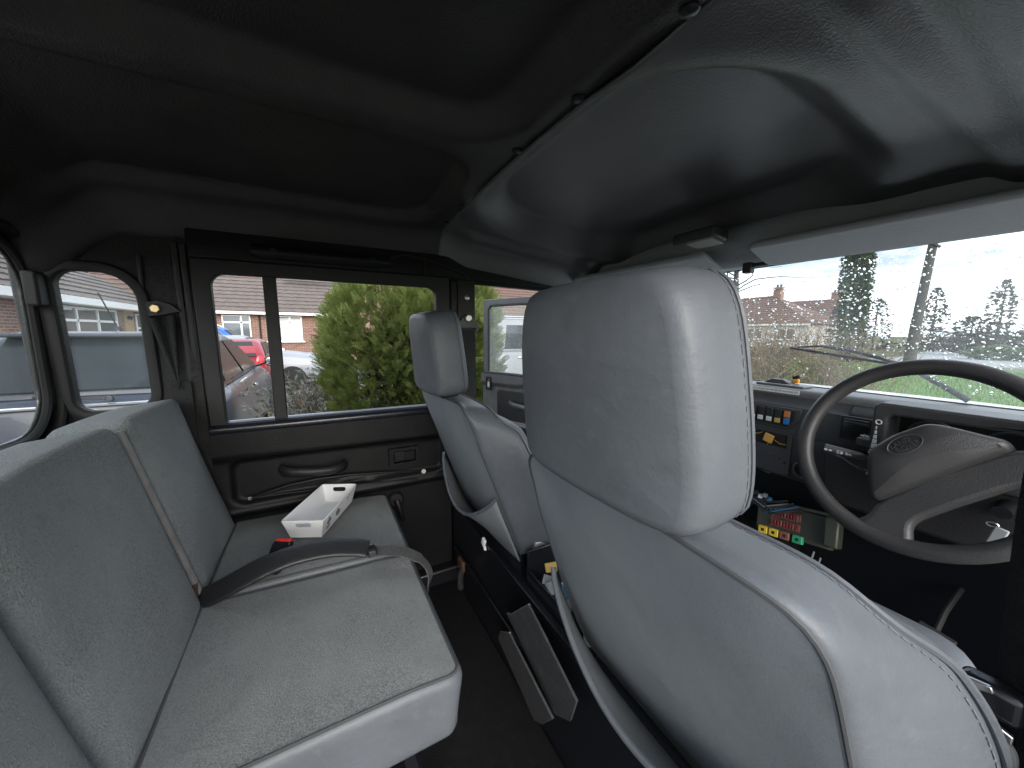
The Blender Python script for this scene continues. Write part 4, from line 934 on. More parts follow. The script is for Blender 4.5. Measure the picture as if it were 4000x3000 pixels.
# ================================================================== cars
M_['car_glass'] = mat('car_glass', (.010, .014, .017), .25, spec=.25)
M_['tyre'] = mat('tyre', (.012, .012, .012), .8)
M_['alloy'] = mat('alloy', (.45, .45, .46), .3, metal=.9)
M_['chrome'] = mat('chrome', (.75, .75, .76), .1, metal=1.)
M_['taillight'] = mat('taillight', (.42, .012, .015), .2, coat=.5)
M_['headlight'] = mat('headlight', (.6, .62, .64), .1, coat=.6)
def paint(nm, c): M_[nm] = mat(nm, c, .35, [('noise', 400, .02, .001)], coat=.25, spec=.4); return nm
def car(name, label, loc, rotz, col, L_, W, H, xr, xr2, xf2, xf, belt, hood, group='cars parked on the driveway', extras=()):
    """local: x forward from tail 0..L_, xr/xr2 rear glass foot/head, xf2/xf windscreen head/foot"""
    root = thing(name, label, 'car', loc, rotz, group); hw = W/2
    pc = paint('paint_'+col[0], col[1])
    def top(x):
        if x < xr+.1: return belt-.02-.10*max(0, (.10-x)/.10)**2
        if x < xf: return belt
        return belt-(belt-hood)*smooth01((x-xf)/(L_-xf)*1.05)-.12*max(0, (x-L_+.15)/.15)**2
    RR = []
    for x in [0, .02, .06, .14, .3]+lin(.5, L_-.5, 12)+[L_-.3, L_-.14, L_-.06, L_-.02, L_]:
        e = min(x, L_-x); k = 1-.16*max(0, 1-e/.30)**2.2; q = top(x); ww = hw*k
        lo = .24+.10*max(0, 1-e/.2)
        half = [(ww*.86, lo), (ww*.97, lo+.10), (ww, .48), (ww*.995, .62), (ww*.965, q-.13), (ww*.93, q-.05), (ww*.84, q), (ww*.45, q+.018), (0, q+.024)]
        RR.append([Vector((x, y, z)) for y, z in half]+[Vector((x, -y, z)) for y, z in reversed(half[:-1])])
    body = MB().loft(RR).build('body', pc, root, smooth=50, local=True)
    def gx(z): t = (z-belt)/(H-belt); return xr+(xr2-xr)*t**1.3, xf+(xf2-xf)*t**.9
    def gw(z): t = (z-belt)/(H-belt); return hw*(.90-.20*t**1.2)
    RR = []
    for t in [0, .15, .3, .45, .6, .75, .86, .93, .975, 1.0]:
        z = belt-.01+(H-belt)*t; a, b = gx(max(belt, z)); w_ = gw(max(belt, z)); ins = .05*max(0, (t-.86)/.14)**2
        P = rrect(b-a-ins*3, 2*w_-ins*3, min(.16, w_*.4), 6, ((a+b)/2, 0)); RR.append([Vector((p[0], p[1], z)) for p in P])
    gh_ = MB().loft(RR).build('cabin', pc, root, smooth=50, local=True)
    zt, zb = belt+(H-belt)*.80, belt+.03
    def sw_(u0, u1, s, v0=None):       # side window between fractions of glasshouse length
        def pt(u, z): a, b = gx(z); return (a+.10+(b-a-.16)*u, z)
        P = [pt(u0, zb), pt(u1, zb), pt(u1, zt), pt(u0, zt)]
        plate(P, lambda x, z, w_: Vector((x, s*(gw(z)+.010+w_), z)), .006).build('side_window', 'car_glass', root, local=True, smooth=0)
    for s in (-1, 1):
        sw_(.05, .44, s); sw_(.49, .93, s)
    zt2 = belt+(H-belt)*.86; zm = belt+.04
    def yy(z): return gw(z)-.14
    P = [(-yy(zm), zm), (yy(zm), zm), (yy(zt2), zt2), (-yy(zt2), zt2)]
    plate(P, lambda y, z, w_: Vector((gx(z)[0]-.022-w_, y, z)), .006).build('rear_window', 'car_glass', root, local=True, smooth=0)
    plate(P, lambda y, z, w_: Vector((gx(z)[1]+.022+w_, y, z)), .006).build('windscreen', 'car_glass', root, local=True, smooth=0)
    for s in (-1, 1):
        for x in (.17*L_+.05, .80*L_):
            tc_ = (x, s*(hw-.10), .31)
            wh_ = MB().disc((x, s*(hw-.19), .31), (0, s, 0), .31, .20, 28, .12).build('wheel', 'tyre', root, local=True)
            MB().disc((x, s*(hw-.02), .31), (0, s, 0), .20, .025, 20, .4).build('rim', 'alloy', wh_, local=True)
        tl = MB().disc((.03, s*(hw*.80), .80), (-1, s*.55, .05), .085, .05, 20, .5).map(lambda p: Vector((p.x, p.y, .80+(p.z-.80)*1.9))).build('tail_light', 'taillight', root, local=True)
        MB().disc((L_-.06, s*(hw*.74), .66), (1, s*.3, .1), .10, .04, 20, .5).build('headlight', 'headlight', root, local=True)
        mz = belt+.06; mxx = xf-.28
        mr = MB().disc((mxx, s*(hw+.10), mz), (-1, 0, 0), .075, .06, 20, .4).map(lambda p: Vector((p.x, p.y, mz+(p.z-mz)*.9))).build('mirror', pc, root, local=True)
        MB().disc((mxx-.058, s*(hw+.10), mz), (-1, 0, 0), .060, .006, 20, .3).build('mirror_glass', 'chrome' if 'round' in extras else 'headlight', mr, local=True)
        MB().tube([(mxx, s*(hw+.05), mz-.01), (mxx+.03, s*(hw*.9), belt)], .015, 6).build('mirror_arm', pc, mr, local=True)
        for x in (xr+.55, xr+1.35):
            if x < xf-.3: MB().tube([(x, s*(hw*.985), belt-.15), (x+.06, s*(hw*1.005), belt-.15), (x+.14, s*(hw*.985), belt-.15)], .014, 8).build('door_handle', 'chrome', root, local=True)
    MB().tube([(-.012, y, .58) for y in lin(-hw*.84, hw*.84, 6)], .055, 8).build('rear_bumper', pc, root, local=True)
    MB().tube([(L_-.02, y, .50) for y in lin(-hw*.8, hw*.8, 6)], .07, 8).build('front_bumper', pc, root, local=True)
    if 'strip' in extras:
        MB().tube([(-.006, y, .955) for y in lin(-hw*.78, hw*.78, 6)], .012, 6).build('chrome_strip', 'chrome', root, local=True)
        wpr = MB().tube([(-.02, -.12, 1.0), (.03, .25, 1.03)], .010, 6).build('rear_wiper', 'rubber', root, local=True)
        MB().disc((.0, -.14, .995), (-1, 0, .3), .022, .02, 14).build('wiper_boss', 'rubber', wpr, local=True)
    if 'aerial' in extras:
        ae = MB().disc((xr2+.22, 0, H-.002), (0, 0, 1), .030, .035, 12, .6).build('aerial', 'rubber', root, local=True)
        MB().tube([(xr2+.22, 0, H+.02), (xr2+.02, .02, H+.30)], .005, 6).build('aerial_rod', 'rubber', ae, local=True)
    if 'spoiler' in extras:
        MB().box((xr2-.16, -hw*.62, H-.055), (xr2+.12, hw*.62, H-.022)).build('roof_spoiler', pc, root, local=True, bevel=.012)
    if 'rails' in extras:
        for s in (-1, 1):
            MB().tube([(xr2+.02, s*hw*.58, H-.02)]+[(x, s*hw*.58, H+.05) for x in lin(xr2+.15, xf2-.2, 5)]+[(xf2-.05, s*hw*.58, H-.02)], .018, 8).build('roof_rail', 'alloy', root, local=True)
    if 'cladding' in extras:
        for s in (-1, 1): MB().box((.4, s*hw*.985-.01, .42), (L_-.4, s*hw*.985+.012, .54)).build('side_cladding', 'frame', root, local=True, bevel=.01)
    return root
car('parked_car', 'dark navy hatchback parked close behind with roof aerial and rear window', (-3.02, -1.48, 0), math.pi, ('navy', (.014, .018, .032)), 3.75, 1.70, 1.49, .10, .48, 1.45, 2.55, 1.02, .86, extras=('round', 'strip', 'aerial', 'spoiler'))
car('parked_car', 'red hatchback partly hidden behind the navy car', (-8.8, -1.72, 0), math.pi, ('red', (.22, .012, .018)), 3.9, 1.68, 1.30, .12, .85, 1.9, 2.85, .90, .78)
car('parked_car', 'silver car with its bonnet towards the conifer', (-10.9, -3.80, 0), math.pi/2, ('silver', (.24, .255, .28)), 4.1, 1.72, 1.38, .2, .7, 2.2, 2.95, .94, .84)
car('parked_car', 'bright blue car with pale roof rails in front of the bungalow', (-13.6, -4.35, 0), math.pi/2, ('blue', (.02, .10, .42)), 3.5, 1.70, 1.60, .10, .40, 1.9, 2.65, 1.0, .9, extras=('rails',))
car('parked_suv', 'grey four wheel drive estate with roof rails seen through the open door window', (-6.95, 3.20, 0), math.pi/2, ('grey', (.20, .205, .215)), 4.6, 1.82, 1.78, .06, .26, 2.55, 3.15, 1.12, 1.0, extras=('rails', 'cladding'))

# ================================================================== houses
def brick_mat(name, c1, c2, mortar):
    M = bpy.data.materials.new(name); M.use_nodes = True; n = M.node_tree.nodes; l = M.node_tree.links.new; b = n['Principled BSDF']
    co = n.new('ShaderNodeTexCoord'); sx = n.new('ShaderNodeSeparateXYZ'); l(co.outputs['Object'], sx.inputs[0])
    ad = n.new('ShaderNodeMath'); l(sx.outputs[0], ad.inputs[0]); l(sx.outputs[1], ad.inputs[1])
    cb = n.new('ShaderNodeCombineXYZ'); l(ad.outputs[0], cb.inputs[0]); l(sx.outputs[2], cb.inputs[1])
    t = n.new('ShaderNodeTexBrick'); t.inputs['Scale'].default_value = 1; t.inputs['Brick Width'].default_value = .225; t.inputs['Row Height'].default_value = .075; t.inputs['Mortar Size'].default_value = .007
    t.inputs['Color1'].default_value = (*c1, 1); t.inputs['Color2'].default_value = (*c2, 1); t.inputs['Mortar'].default_value = (*mortar, 1); t.inputs['Bias'].default_value = -.1
    l(cb.outputs[0], t.inputs['Vector']); nz_ = n.new('ShaderNodeTexNoise'); nz_.inputs['Scale'].default_value = 7; l(co.outputs['Object'], nz_.inputs['Vector'])
    m_ = n.new('ShaderNodeMix'); m_.data_type = 'RGBA'; m_.blend_type = 'MULTIPLY'; m_.inputs[0].default_value = .5; l(t.outputs['Color'], m_.inputs[6]); l(nz_.outputs[1], m_.inputs[7]); l(m_.outputs[2], b.inputs['Base Color'])
    bp_ = n.new('ShaderNodeBump'); bp_.inputs['Strength'].default_value = .5; bp_.inputs['Distance'].default_value = .01; l(t.outputs['Fac'], bp_.inputs['Height']); bp_.invert = True; l(bp_.outputs[0], b.inputs['Normal']); b.inputs['Roughness'].default_value = .9
    return M
M_['brick'] = brick_mat('brick', (.29, .145, .10), (.21, .10, .075), (.42, .38, .33))
M_['brick_buff'] = brick_mat('brick_buff', (.50, .36, .17), (.42, .28, .13), (.45, .40, .32))
M_['tile'] = mat('tile', (.125, .100, .090), .85, [('noise', 9, .5, .02)], [(4, .35, .7, (.085, .072, .068)), (25, .5, .75, (.17, .145, .12))])
M_['tile_red'] = mat('tile_red', (.125, .066, .050), .85, [('noise', 9, .5, .02)], [(4, .35, .7, (.092, .056, .045)), (25, .55, .8, (.13, .10, .075))])
M_['upvc'] = mat('upvc', (.78, .78, .77), .4)
M_['pane'] = mat('pane', (.10, .12, .13), .06, spec=.8)
M_['blind'] = mat('blind', (.16, .17, .17), .6)
M_['render_wall'] = mat('render_wall', (.55, .53, .49), .9)
def house_frame(o, ang):
    c_, s_ = math.cos(ang), math.sin(ang); return lambda x, y, z: Vector((o[0]+x*c_-y*s_, o[1]+x*s_+y*c_, z))
def roof_slope(a0, a1, b0, b1, rows, m_, par, pitch_w=.30, amp=.022):
    """tile courses between eave line a0-a1 and ridge line b0-b1 (world)"""
    a0, a1, b0, b1 = map(Vector, (a0, a1, b0, b1)); nrm = (a1-a0).cross(b0-a0).normalized()
    if nrm.z < 0: nrm = -nrm
    for k in range(rows):
        t0, t1 = k/rows, min(1, (k+1.12)/rows)
        p0, p1 = a0.lerp(b0, t0), a1.lerp(b1, t0); q0, q1 = a0.lerp(b0, t1), a1.lerp(b1, t1)
        n = max(2, int((p1-p0).length/(pitch_w/4)))
        mb = MB()
        mb.grid(lambda u, v: p0.lerp(p1, u).lerp(q0.lerp(q1, u), v)+nrm*(.055-.05*v+amp*(.5+.5*math.cos(2*math.pi*u*(p1-p0).length/pitch_w+math.pi*(k % 2)*.0))), lin(0, 1, n), [0, .02, 1])
        mb.grid(lambda u, v: p0.lerp(p1, u)+nrm*((.055+amp*(.5+.5*math.cos(2*math.pi*u*(p1-p0).length/pitch_w)))*v), lin(0, 1, n), [0, 1])
        mb.build('tile_course', m_, par, smooth=30)
def window(fr, u0, u1, z0, z1, par, mull=(), tr=(), blind=False):
    """fr(u, z, out) -> world; frame bars + pane"""
    f = MB(); t = .05
    def bar(a, b, c_, d_):
        f.loft([[fr(a, c_, .0), fr(b, c_, .0), fr(b, d_, .0), fr(a, d_, .0)], [fr(a, c_, .05), fr(b, c_, .05), fr(b, d_, .05), fr(a, d_, .05)]])
    bar(u0, u1, z0, z0+t); bar(u0, u1, z1-t, z1); bar(u0, u0+t, z0+t, z1-t); bar(u1-t, u1, z0+t, z1-t)
    for m_ in mull: bar(m_-.035, m_+.035, z0+t, z1-t)
    for m_ in tr: bar(u0+t, u1-t, m_-.035, m_+.035)
    f = f.build('window', 'upvc', par, smooth=0)
    MB().loft([[fr(u0, z0, .005), fr(u1, z0, .005), fr(u1, z1, .005), fr(u0, z1, .005)], [fr(u0, z0, .012), fr(u1, z0, .012), fr(u1, z1, .012), fr(u0, z1, .012)]]).build('pane', 'blind' if blind else 'pane', f, smooth=0)
    MB().loft([[fr(u0-.08, z0-.06, .0), fr(u1+.08, z0-.06, .0), fr(u1+.08, z0, .0), fr(u0-.08, z0, .0)], [fr(u0-.08, z0-.06, .12), fr(u1+.08, z0-.06, .12), fr(u1+.08, z0, .10), fr(u0-.08, z0, .10)]]).build('sill', 'upvc', f, smooth=0)
    if blind:
        for k in range(int((z1-z0-.12)/.06)): MB().loft([[fr(u0+.06, z0+.07+k*.06, .014), fr(u1-.06, z0+.07+k*.06, .014), fr(u1-.06, z0+.10+k*.06, .014), fr(u0+.06, z0+.10+k*.06, .014)], [fr(u0+.06, z0+.07+k*.06, .02), fr(u1-.06, z0+.07+k*.06, .02), fr(u1-.06, z0+.10+k*.06, .02), fr(u0+.06, z0+.10+k*.06, .02)]]).build('slat', 'upvc', f, smooth=0)
# bungalow B: front wall at X=-20, facing +X
hb = thing('bungalow', 'brick bungalow with white windows and brown tiled roof behind the parked cars', 'house', (-24, 0, 0))
XB = -20.
MB().box((-28, -4.6, -.05), (XB, 9.5, 2.45)).build('wall', 'brick', hb)
roof_slope((XB+.35, -4.9, 2.32), (XB+.35, 9.8, 2.32), (XB-4, -4.9, 4.9), (XB-4, 9.8, 4.9), 13, 'tile', hb)
roof_slope((-28.3, -4.9, 2.32), (-28.3, 9.8, 2.32), (XB-4, -4.9, 4.92), (XB-4, 9.8, 4.92), 4, 'tile', hb)
MB().add([(XB+.02, -4.62, 2.4), (-28, -4.62, 2.4), (XB-4, -4.62, 4.85), (XB+.02, -4.62, 2.39), (XB, 9.52, 2.4), (-28, 9.52, 2.4), (XB-4, 9.52, 4.85)], [(0, 1, 2), (4, 5, 6)]).build('gable', 'brick', hb)
MB().box((XB+.30, -4.9, 2.22), (XB+.36, 9.8, 2.34)).build('gutter', 'upvc', hb)
wB = lambda u, z, o: Vector((XB+o-.0+.002, u, z))
window(wB, -3.55, -2.50, 1.05, 2.18, hb, mull=(-2.85,), tr=(1.85,))
window(wB, -1.85, -.45, 1.00, 2.18, hb, mull=(-.95,), tr=(1.86,), blind=True)
window(wB, 2.6, 4.2, 1.00, 2.18, hb, mull=(3.4,), tr=(1.86,))
# cross gable nearer the conifer
MB().box((XB-.01, .95, -.05), (XB+1.6, 6.6, 2.45)).build('wing_wall', 'brick', hb)
MB().add([(XB+1.6, .95, 2.45), (XB+1.6, 6.6, 2.45), (XB+1.6, 3.8, 4.3)], [(0, 1, 2)]).build('gable', 'brick', hb)
roof_slope((XB+1.9, .75, 2.33), (XB-2.0, .75, 2.33), (XB+1.9, 3.78, 4.40), (XB-2.8, 3.78, 4.40), 8, 'tile', hb)
roof_slope((XB+1.9, 6.85, 2.33), (XB-2.0, 6.85, 2.33), (XB+1.9, 3.78, 4.42), (XB-2.8, 3.78, 4.42), 8, 'tile', hb)
MB().tube([(XB+.06, -2.15, 2.2), (XB+.06, -2.15, 0)], .035, 8).build('downpipe', 'rubber', hb)
MB().box((XB-2.2, -1.2, 4.2), (XB-1.9, 1.0, 4.24), rot=(0, R(31), 0)).build('roof_panel', 'upvc', hb)
# bungalow A: wing along -X at the rear left
ha = thing('bungalow', 'nearer brick bungalow with white fascia seen through the rear corner window', 'house', (-15, -9, 0))
YA = -6.1
MB().box((-21, -14, -.05), (-10.6, YA, 2.45)).build('wall', 'brick', ha)
MB().box((-26, -14, -.05), (-21.01, -4.9, 2.45)).build('recess_wall', 'brick', ha)
for x0, x1 in ((-21.0, -20.2), (-18.9, -18.1), (-13.2, -12.5)): MB().box((x0, YA-.02, 0), (x1, YA+.012, 2.40)).build('quoin', 'brick_buff', ha)
roof_slope((-10.2, YA+.35, 2.36), (-21.4, YA+.35, 2.36), (-10.2, YA-4, 5.0), (-21.4, YA-4, 5.0), 13, 'tile', ha)
roof_slope((-20.7, -4.6, 2.38), (-20.7, -10, 2.38), (-23.6, -4.6, 4.9), (-23.6, -10, 4.9), 12, 'tile_red', ha)
MB().box((-21.5, YA+.33, 2.20), (-10.2, YA+.40, 2.40)).build('fascia', 'upvc', ha)
MB().box((-21.5, YA, 2.18), (-10.2, YA+.33, 2.21)).build('soffit', 'upvc', ha)
MB().box((-20.75, -10, 2.22), (-20.68, -4.6, 2.40)).build('fascia', 'upvc', ha)
wA = lambda u, z, o: Vector((u, YA+.014+o, z))
window(wA, -20.1, -19.0, .9, 2.10, ha, tr=(1.55,))
window(wA, -17.4, -13.6, .35, 2.15, ha, mull=(-16.1, -14.9), tr=(1.75,))
MB().disc((-18.4, YA+.02, 1.95), (0, 1, -.3), .07, .12, 14).build('wall_lamp', 'rubber', ha)
# bungalow C, forward left beyond the SUV
hc = thing('bungalow', 'red roofed house beyond the open front door', 'house', (-30, 16, 0))
MB().box((-34, 9.6, -.05), (-25, 30, 2.5)).build('wall', 'brick', hc)
roof_slope((-24.6, 9.3, 2.4), (-24.6, 30, 2.4), (-29.5, 9.3, 5.6), (-29.5, 30, 5.6), 12, 'tile_red', hc)
MB().box((-24.66, 9.3, 2.3), (-24.6, 30, 2.45)).build('gutter', 'upvc', hc)
wC = lambda u, z, o: Vector((-25+o+.002, u, z))
window(wC, 11.0, 12.6, .9, 2.1, hc, mull=(11.8,)); window(wC, 16, 18, .9, 2.1, hc, mull=(17,))
# hipped houses straight ahead
def hip_house(label, x0, x1, y0, y1, eave, ridge, r0, r1, chim, gable_wall):
    h = thing('bungalow', label, 'house', ((x0+x1)/2, (y0+y1)/2, 0))
    MB().box((x0+.3, y0+.3, -.05), (x1-.3, y1-.3, eave+.1)).build('wall', gable_wall, h)
    ym = (y0+y1)/2
    roof_slope((x0, y0, eave), (x1, y0, eave), (r0, ym, ridge), (r1, ym, ridge), 14, 'tile_red', h, .6, .03)
    roof_slope((x1, y0, eave), (x1, y1, eave), (r1, ym, ridge), (r1, ym+.01, ridge), 10, 'tile_red', h, .6, .03)
    roof_slope((x0, y0, eave), (x0, y1, eave), (r0, ym, ridge), (r0, ym+.01, ridge), 10, 'tile_red', h, .6, .03)
    MB().box((x0, y0-.06, eave-.12), (x1, y0, eave+.06)).build('fascia', 'upvc', h)
    for cx in chim:
        c_ = MB().box((cx-.45, ym-.35, ridge-1.0), (cx+.45, ym+.35, ridge+1.0)).build('chimney', 'brick', h)
        MB().box((cx-.53, ym-.43, ridge+.75), (cx+.53, ym+.43, ridge+.88)).build('chimney_cap', 'brick', c_)
        for k in (-.2, .2): MB().tube([(cx+k, ym, ridge+1.0), (cx+k, ym, ridge+1.35)], .13, 10).build('chimney_pot', 'tile_red', c_)
        MB().tube([(cx-.6, ym, ridge), (cx-.6, ym, ridge+3.6)], .03, 6).build('aerial_mast', 'zinc', h)
        for k in range(5): MB().tube([(cx-1.2+.25*k, ym-.3, ridge+3.5), (cx-1.2+.25*k, ym+.3, ridge+3.5)], .02, 4).build('aerial_rod', 'zinc', h)
        MB().tube([(cx-1.35, ym, ridge+3.5), (cx+.1, ym, ridge+3.5)], .02, 4).build('aerial_boom', 'zinc', h)
    wh_ = lambda u, z, o: Vector((u, y0+.298-o, z))
    for u in lin(x0+2, x1-3.2, 3): window(wh_, u, u+1.8, .9, 2.1, h, mull=(u+.9,))
hip_house('red roofed bungalow with chimney ahead left of the windscreen tree', -34, -18.6, 46, 56, 2.55, 6.2, -28.5, -25.0, (-24.4,), 'render_wall')
hip_house('farther red roofed bungalow with chimney beside the ivy clad tree', -38, -23.2, 66, 76, 2.6, 6.9, -34, -26.0, (-26.2,), 'brick')

# ================================================================== trees and hedges ahead
def bare_shrub(label, base, w_, d_, h, n, seed, group='bare shrubs ahead', m_='twig', rad=.013):
    r = random.Random(seed); root = thing('bare_shrub', label, 'shrub', base, 0, group); mb = MB()
    def br(p, d, l_, q, lev):
        k = 3; pts = [p]; rr = [q]
        for i in range(k):
            d = (d+Vector((r.gauss(0, .22), r.gauss(0, .22), r.gauss(.03, .15)))).normalized(); p = p+d*l_/k; pts.append(p); rr.append(q*(1-.28*(i+1)))
        mb.tube(pts, rr, 3)
        if lev > 0:
            for j in range(r.choice((2, 3, 3, 4))):
                t = r.choice(pts[1:]); br(t, (d+Vector((r.gauss(0, .7), r.gauss(0, .7), r.gauss(.15, .4)))).normalized(), l_*r.uniform(.45, .75), q*.6, lev-1)
    for i in range(n):
        x, y = r.uniform(-w_, w_), r.uniform(-d_, d_)
        br(Vector((x, y, -.05)), Vector((r.gauss(0, .25), r.gauss(0, .25), 1)).normalized(), h*r.uniform(.45, .75), rad, 2)
    mb.build('branches', m_, root, smooth=0, local=True)
    return root
bare_shrub('tangled brown bare hedge left of the windscreen centre', (-4.9, 8.6, 0), 1.5, .6, 1.9, 150, 1)
bare_shrub('tangled brown bare hedge in the middle of the windscreen', (-3.4, 9.4, 0), 1.1, .6, 1.8, 120, 2)
bare_shrub('sparser bare hedge towards the leaning trunk', (-2.3, 9.0, 0), .6, .5, 1.35, 30, 3)
bare_shrub('pale bare undergrowth beyond the dashboard', (-3.9, 6.6, 0), 1.0, .6, .80, 36, 4)
bare_shrub('bare brown hedge behind the parked off roader', (-17, 14, 0), 6, 1.0, 4.2, 60, 5, rad=.03)
bare_shrub('bare brown hedge in front of the far bungalow', (-17, 33, 0), 6.5, 1.2, 3.2, 90, 6, rad=.03)
def leafy(name, label, cat, base, rx, ry, h, n, size, seed, m_, trunk=.1, group=None, low=0.):
    r = np.random.RandomState(seed); root = thing(name, label, cat, base, 0, group)
    MB().tube([(0, 0, -.05), (.03, 0, h*.5), (0, 0, h*.9)], [trunk, trunk*.7, trunk*.2], 8).build('trunk', 'bark', root, local=True)
    ph = r.uniform(0, 6.28, n); zz = low*h+(1-low)*h*r.rand(n); t = zz/h
    prof = np.interp(t, [0, .2, .6, .85, 1], [.75, 1, .95, .6, .15]); lump = 1+.2*np.sin(3*ph+5*t+seed)+.15*np.sin(5*ph-9*t)
    rad = prof*lump*np.sqrt(r.rand(n)*.6+.4)
    V, F = leaf_cloud(np.stack([rad*rx*np.cos(ph), rad*ry*np.sin(ph), zz], 1), .5, size, .6, seed+1)
    fast('crown', V, F, m_, root, local=True); return root
leafy('evergreen_shrub', 'dark glossy evergreen shrub beside the driver headrest edge', 'shrub', (-5.6, 8.2, 0), .55, .55, 1.55, 5000, .07, 31, 'evergreen')
leafy('ivy_tree', 'tall ivy clad tree trunk ahead through the wet windscreen', 'tree', (-8.5, 26.5, 0), .62, .62, 11., 9000, .20, 32, 'ivy', .35)
# leaning bare tree
tr_ = thing('bare_tree', 'dark leaning bare tree trunk right of the ivy clad tree', 'tree', (-5.75, 25.5, 0))
MB().tube([(0, 0, -.1), (.03, 0, 2), (.12, 0, 4.5), (.22, 0, 7.2), (.4, 0, 10)], [.24, .20, .17, .14, .07], 10).build('trunk', 'bark', tr_, local=True)
random.seed(5); mbb = MB()
for k in range(16):
    z = 5.5+k*.28; a = random.uniform(0, 6.28); d = Vector((math.cos(a), math.sin(a), .6)); p = Vector((.4+.05*k*.3, 0, z)); pts = [p]
    for i in range(5): d = (d+Vector((random.gauss(0, .25), random.gauss(0, .25), .1))).normalized(); pts.append(pts[-1]+d*.6)
    mbb.tube(pts, [.06, .05, .04, .03, .02, .008], 5)
mbb.build('crown', 'bark', tr_, local=True)
# overhanging bare twigs at the upper left of the windscreen
bt = thing('bare_tree', 'bare tree with thin drooping twigs above the left bungalow roof', 'tree', (-8.6, 15.5, 0))
random.seed(9); MB().tube([(0, 0, -.1), (.1, 0, 2.5), (-.2, .2, 5.5)], [.16, .13, .05], 8).build('trunk', 'bark', bt, local=True); mbb = MB()
for k in range(26):
    a = random.uniform(0, 6.28); d = Vector((math.cos(a), math.sin(a), .5)); p = Vector((0, 0, random.uniform(3, 5.4))); pts = [p]
    for i in range(8): d = (d+Vector((random.gauss(0, .3), random.gauss(0, .3), random.gauss(-.06, .2)))).normalized(); pts.append(pts[-1]+d*.42)
    mbb.tube(pts, [.03-.003*i for i in range(9)], 4)
mbb.build('crown', 'bark', bt, local=True)
# far tree line
random.seed(12)
for k in range(16):
    x = -17+k*2.6+random.uniform(-.8, .8); hh = random.choice((3.2, 4.2, 5.2, 6.0))
    leafy('far_tree', ['dark upright conifer', 'brownish bushy tree', 'grey green bushy tree'][k % 3]+' in the tree line beyond the road, number %d from the left' % (k+1) if False else
          ['dark', 'brown tinged', 'grey green'][k % 3]+' tree in far row, '+['first', 'second', 'third', 'fourth', 'fifth', 'sixth', 'seventh', 'eighth', 'ninth', 'tenth', 'eleventh', 'twelfth', 'thirteenth', 'fourteenth', 'fifteenth', 'sixteenth'][k]+' from the left',
          'tree', (x, 50+random.uniform(-3, 6), 0), .9+.5*(k % 2), .9, hh, 700, .30, 60+k, 'farleaf', .12, 'far row of trees beyond the road')
leafy('clipped_hedge', 'dark low hedge beyond the road on the right', 'hedge', (-1, 44, 0), 9, 1.0, 2.0, 7000, .3, 90, 'farleaf', .05)
for k, x in enumerate((-2.6, 1.0)):
    leafy('verge_bush', ['low green bush on the road verge', 'low green bush at the right end of the verge'][k], 'shrub', (x-2.2, 37.5, 0), 1.6, .8, .9, 1500, .18, 95+k, 'cover', .04, 'bushes on the verge')
# raindrops on the windscreen
r = np.random.RandomState(4); V = []; F = []; nd = 0
while nd < 2300:
    u, v = r.uniform(-.45, .68), r.uniform(.03, wl-.015)
    dens = .35+.65*smooth01((u+.1)/.5)*1.0
    if v < .13 and u < .40 and r.rand() < .85: continue
    if r.rand() > dens: continue
    s = r.choice((.0011, .0015, .0020, .0028), p=(.28, .34, .26, .12)); el = r.uniform(.8, 1.6); o = len(V)
    for h_, q in ((0, 1.), (.35, .88), (.6, .5)):
        for k in range(7):
            a = 2*math.pi*k/7; V.append(tuple(wfr(u+s*q*math.cos(a), v+s*el*q*math.sin(a), -.0002-s*h_*.9)))
    V.append(tuple(wfr(u, v, -.0002-s*.62)))
    for a in range(2):
        for k in range(7):
            F.append((o+a*7+k, o+a*7+(k+1) % 7, o+(a+1)*7+(k+1) % 7, o+(a+1)*7+k))
    for k in range(7): F.append((o+14+k, o+14+(k+1) % 7, o+21, o+21))
    nd += 1
me = bpy.data.meshes.new('raindrops'); me.from_pydata(V, [], [tuple(dict.fromkeys(f)) for f in F]); me.update()
M_['water'] = mat('water', (.95, .97, 1.), .0); M_['water'].node_tree.nodes['Principled BSDF'].inputs['Transmission Weight'].default_value = 1; M_['water'].node_tree.nodes['Principled BSDF'].inputs['IOR'].default_value = 1.33
rdp = link('raindrops', me, 'water', ws, smooth=180); rdp['kind'] = 'stuff'
# ================================================================== belts, tray and small things
def ribbon(path, width, thick, nrm, n=1):
    """flat strap along path; nrm: list of surface normals (or one)"""
    path = [Vector(p) for p in path]; N = len(path); nr = [Vector(x).normalized() for x in nrm] if isinstance(nrm, list) else [Vector(nrm).normalized()]*N
    RR = []
    for i, p in enumerate(path):
        t = (path[min(i+1, N-1)]-path[max(i-1, 0)]).normalized(); s = t.cross(nr[i]).normalized(); u = s.cross(t).normalized()
        w_ = width[i] if isinstance(width, list) else width
        RR.append([p+s*w_/2-u*thick/2, p+s*w_/2+u*thick/2, p+s*w_*.25+u*thick*.62, p-s*w_*.25+u*thick*.62, p-s*w_/2+u*thick/2, p-s*w_/2-u*thick/2])
    return MB().loft(RR)
def curve(P, k=6):
    P = [Vector(p) for p in P]; Q = [P[0]]+P+[P[-1]]; out_ = []
    for i in range(1, len(Q)-2):
        for j in range(k):
            t = j/k; a, b, c_, d_ = Q[i-1:i+3]
            out_.append(.5*((2*b)+(c_-a)*t+(2*a-5*b+4*c_-d_)*t*t+(3*b-a-3*c_+d_)*t**3))
    return out_+[P[-1]]
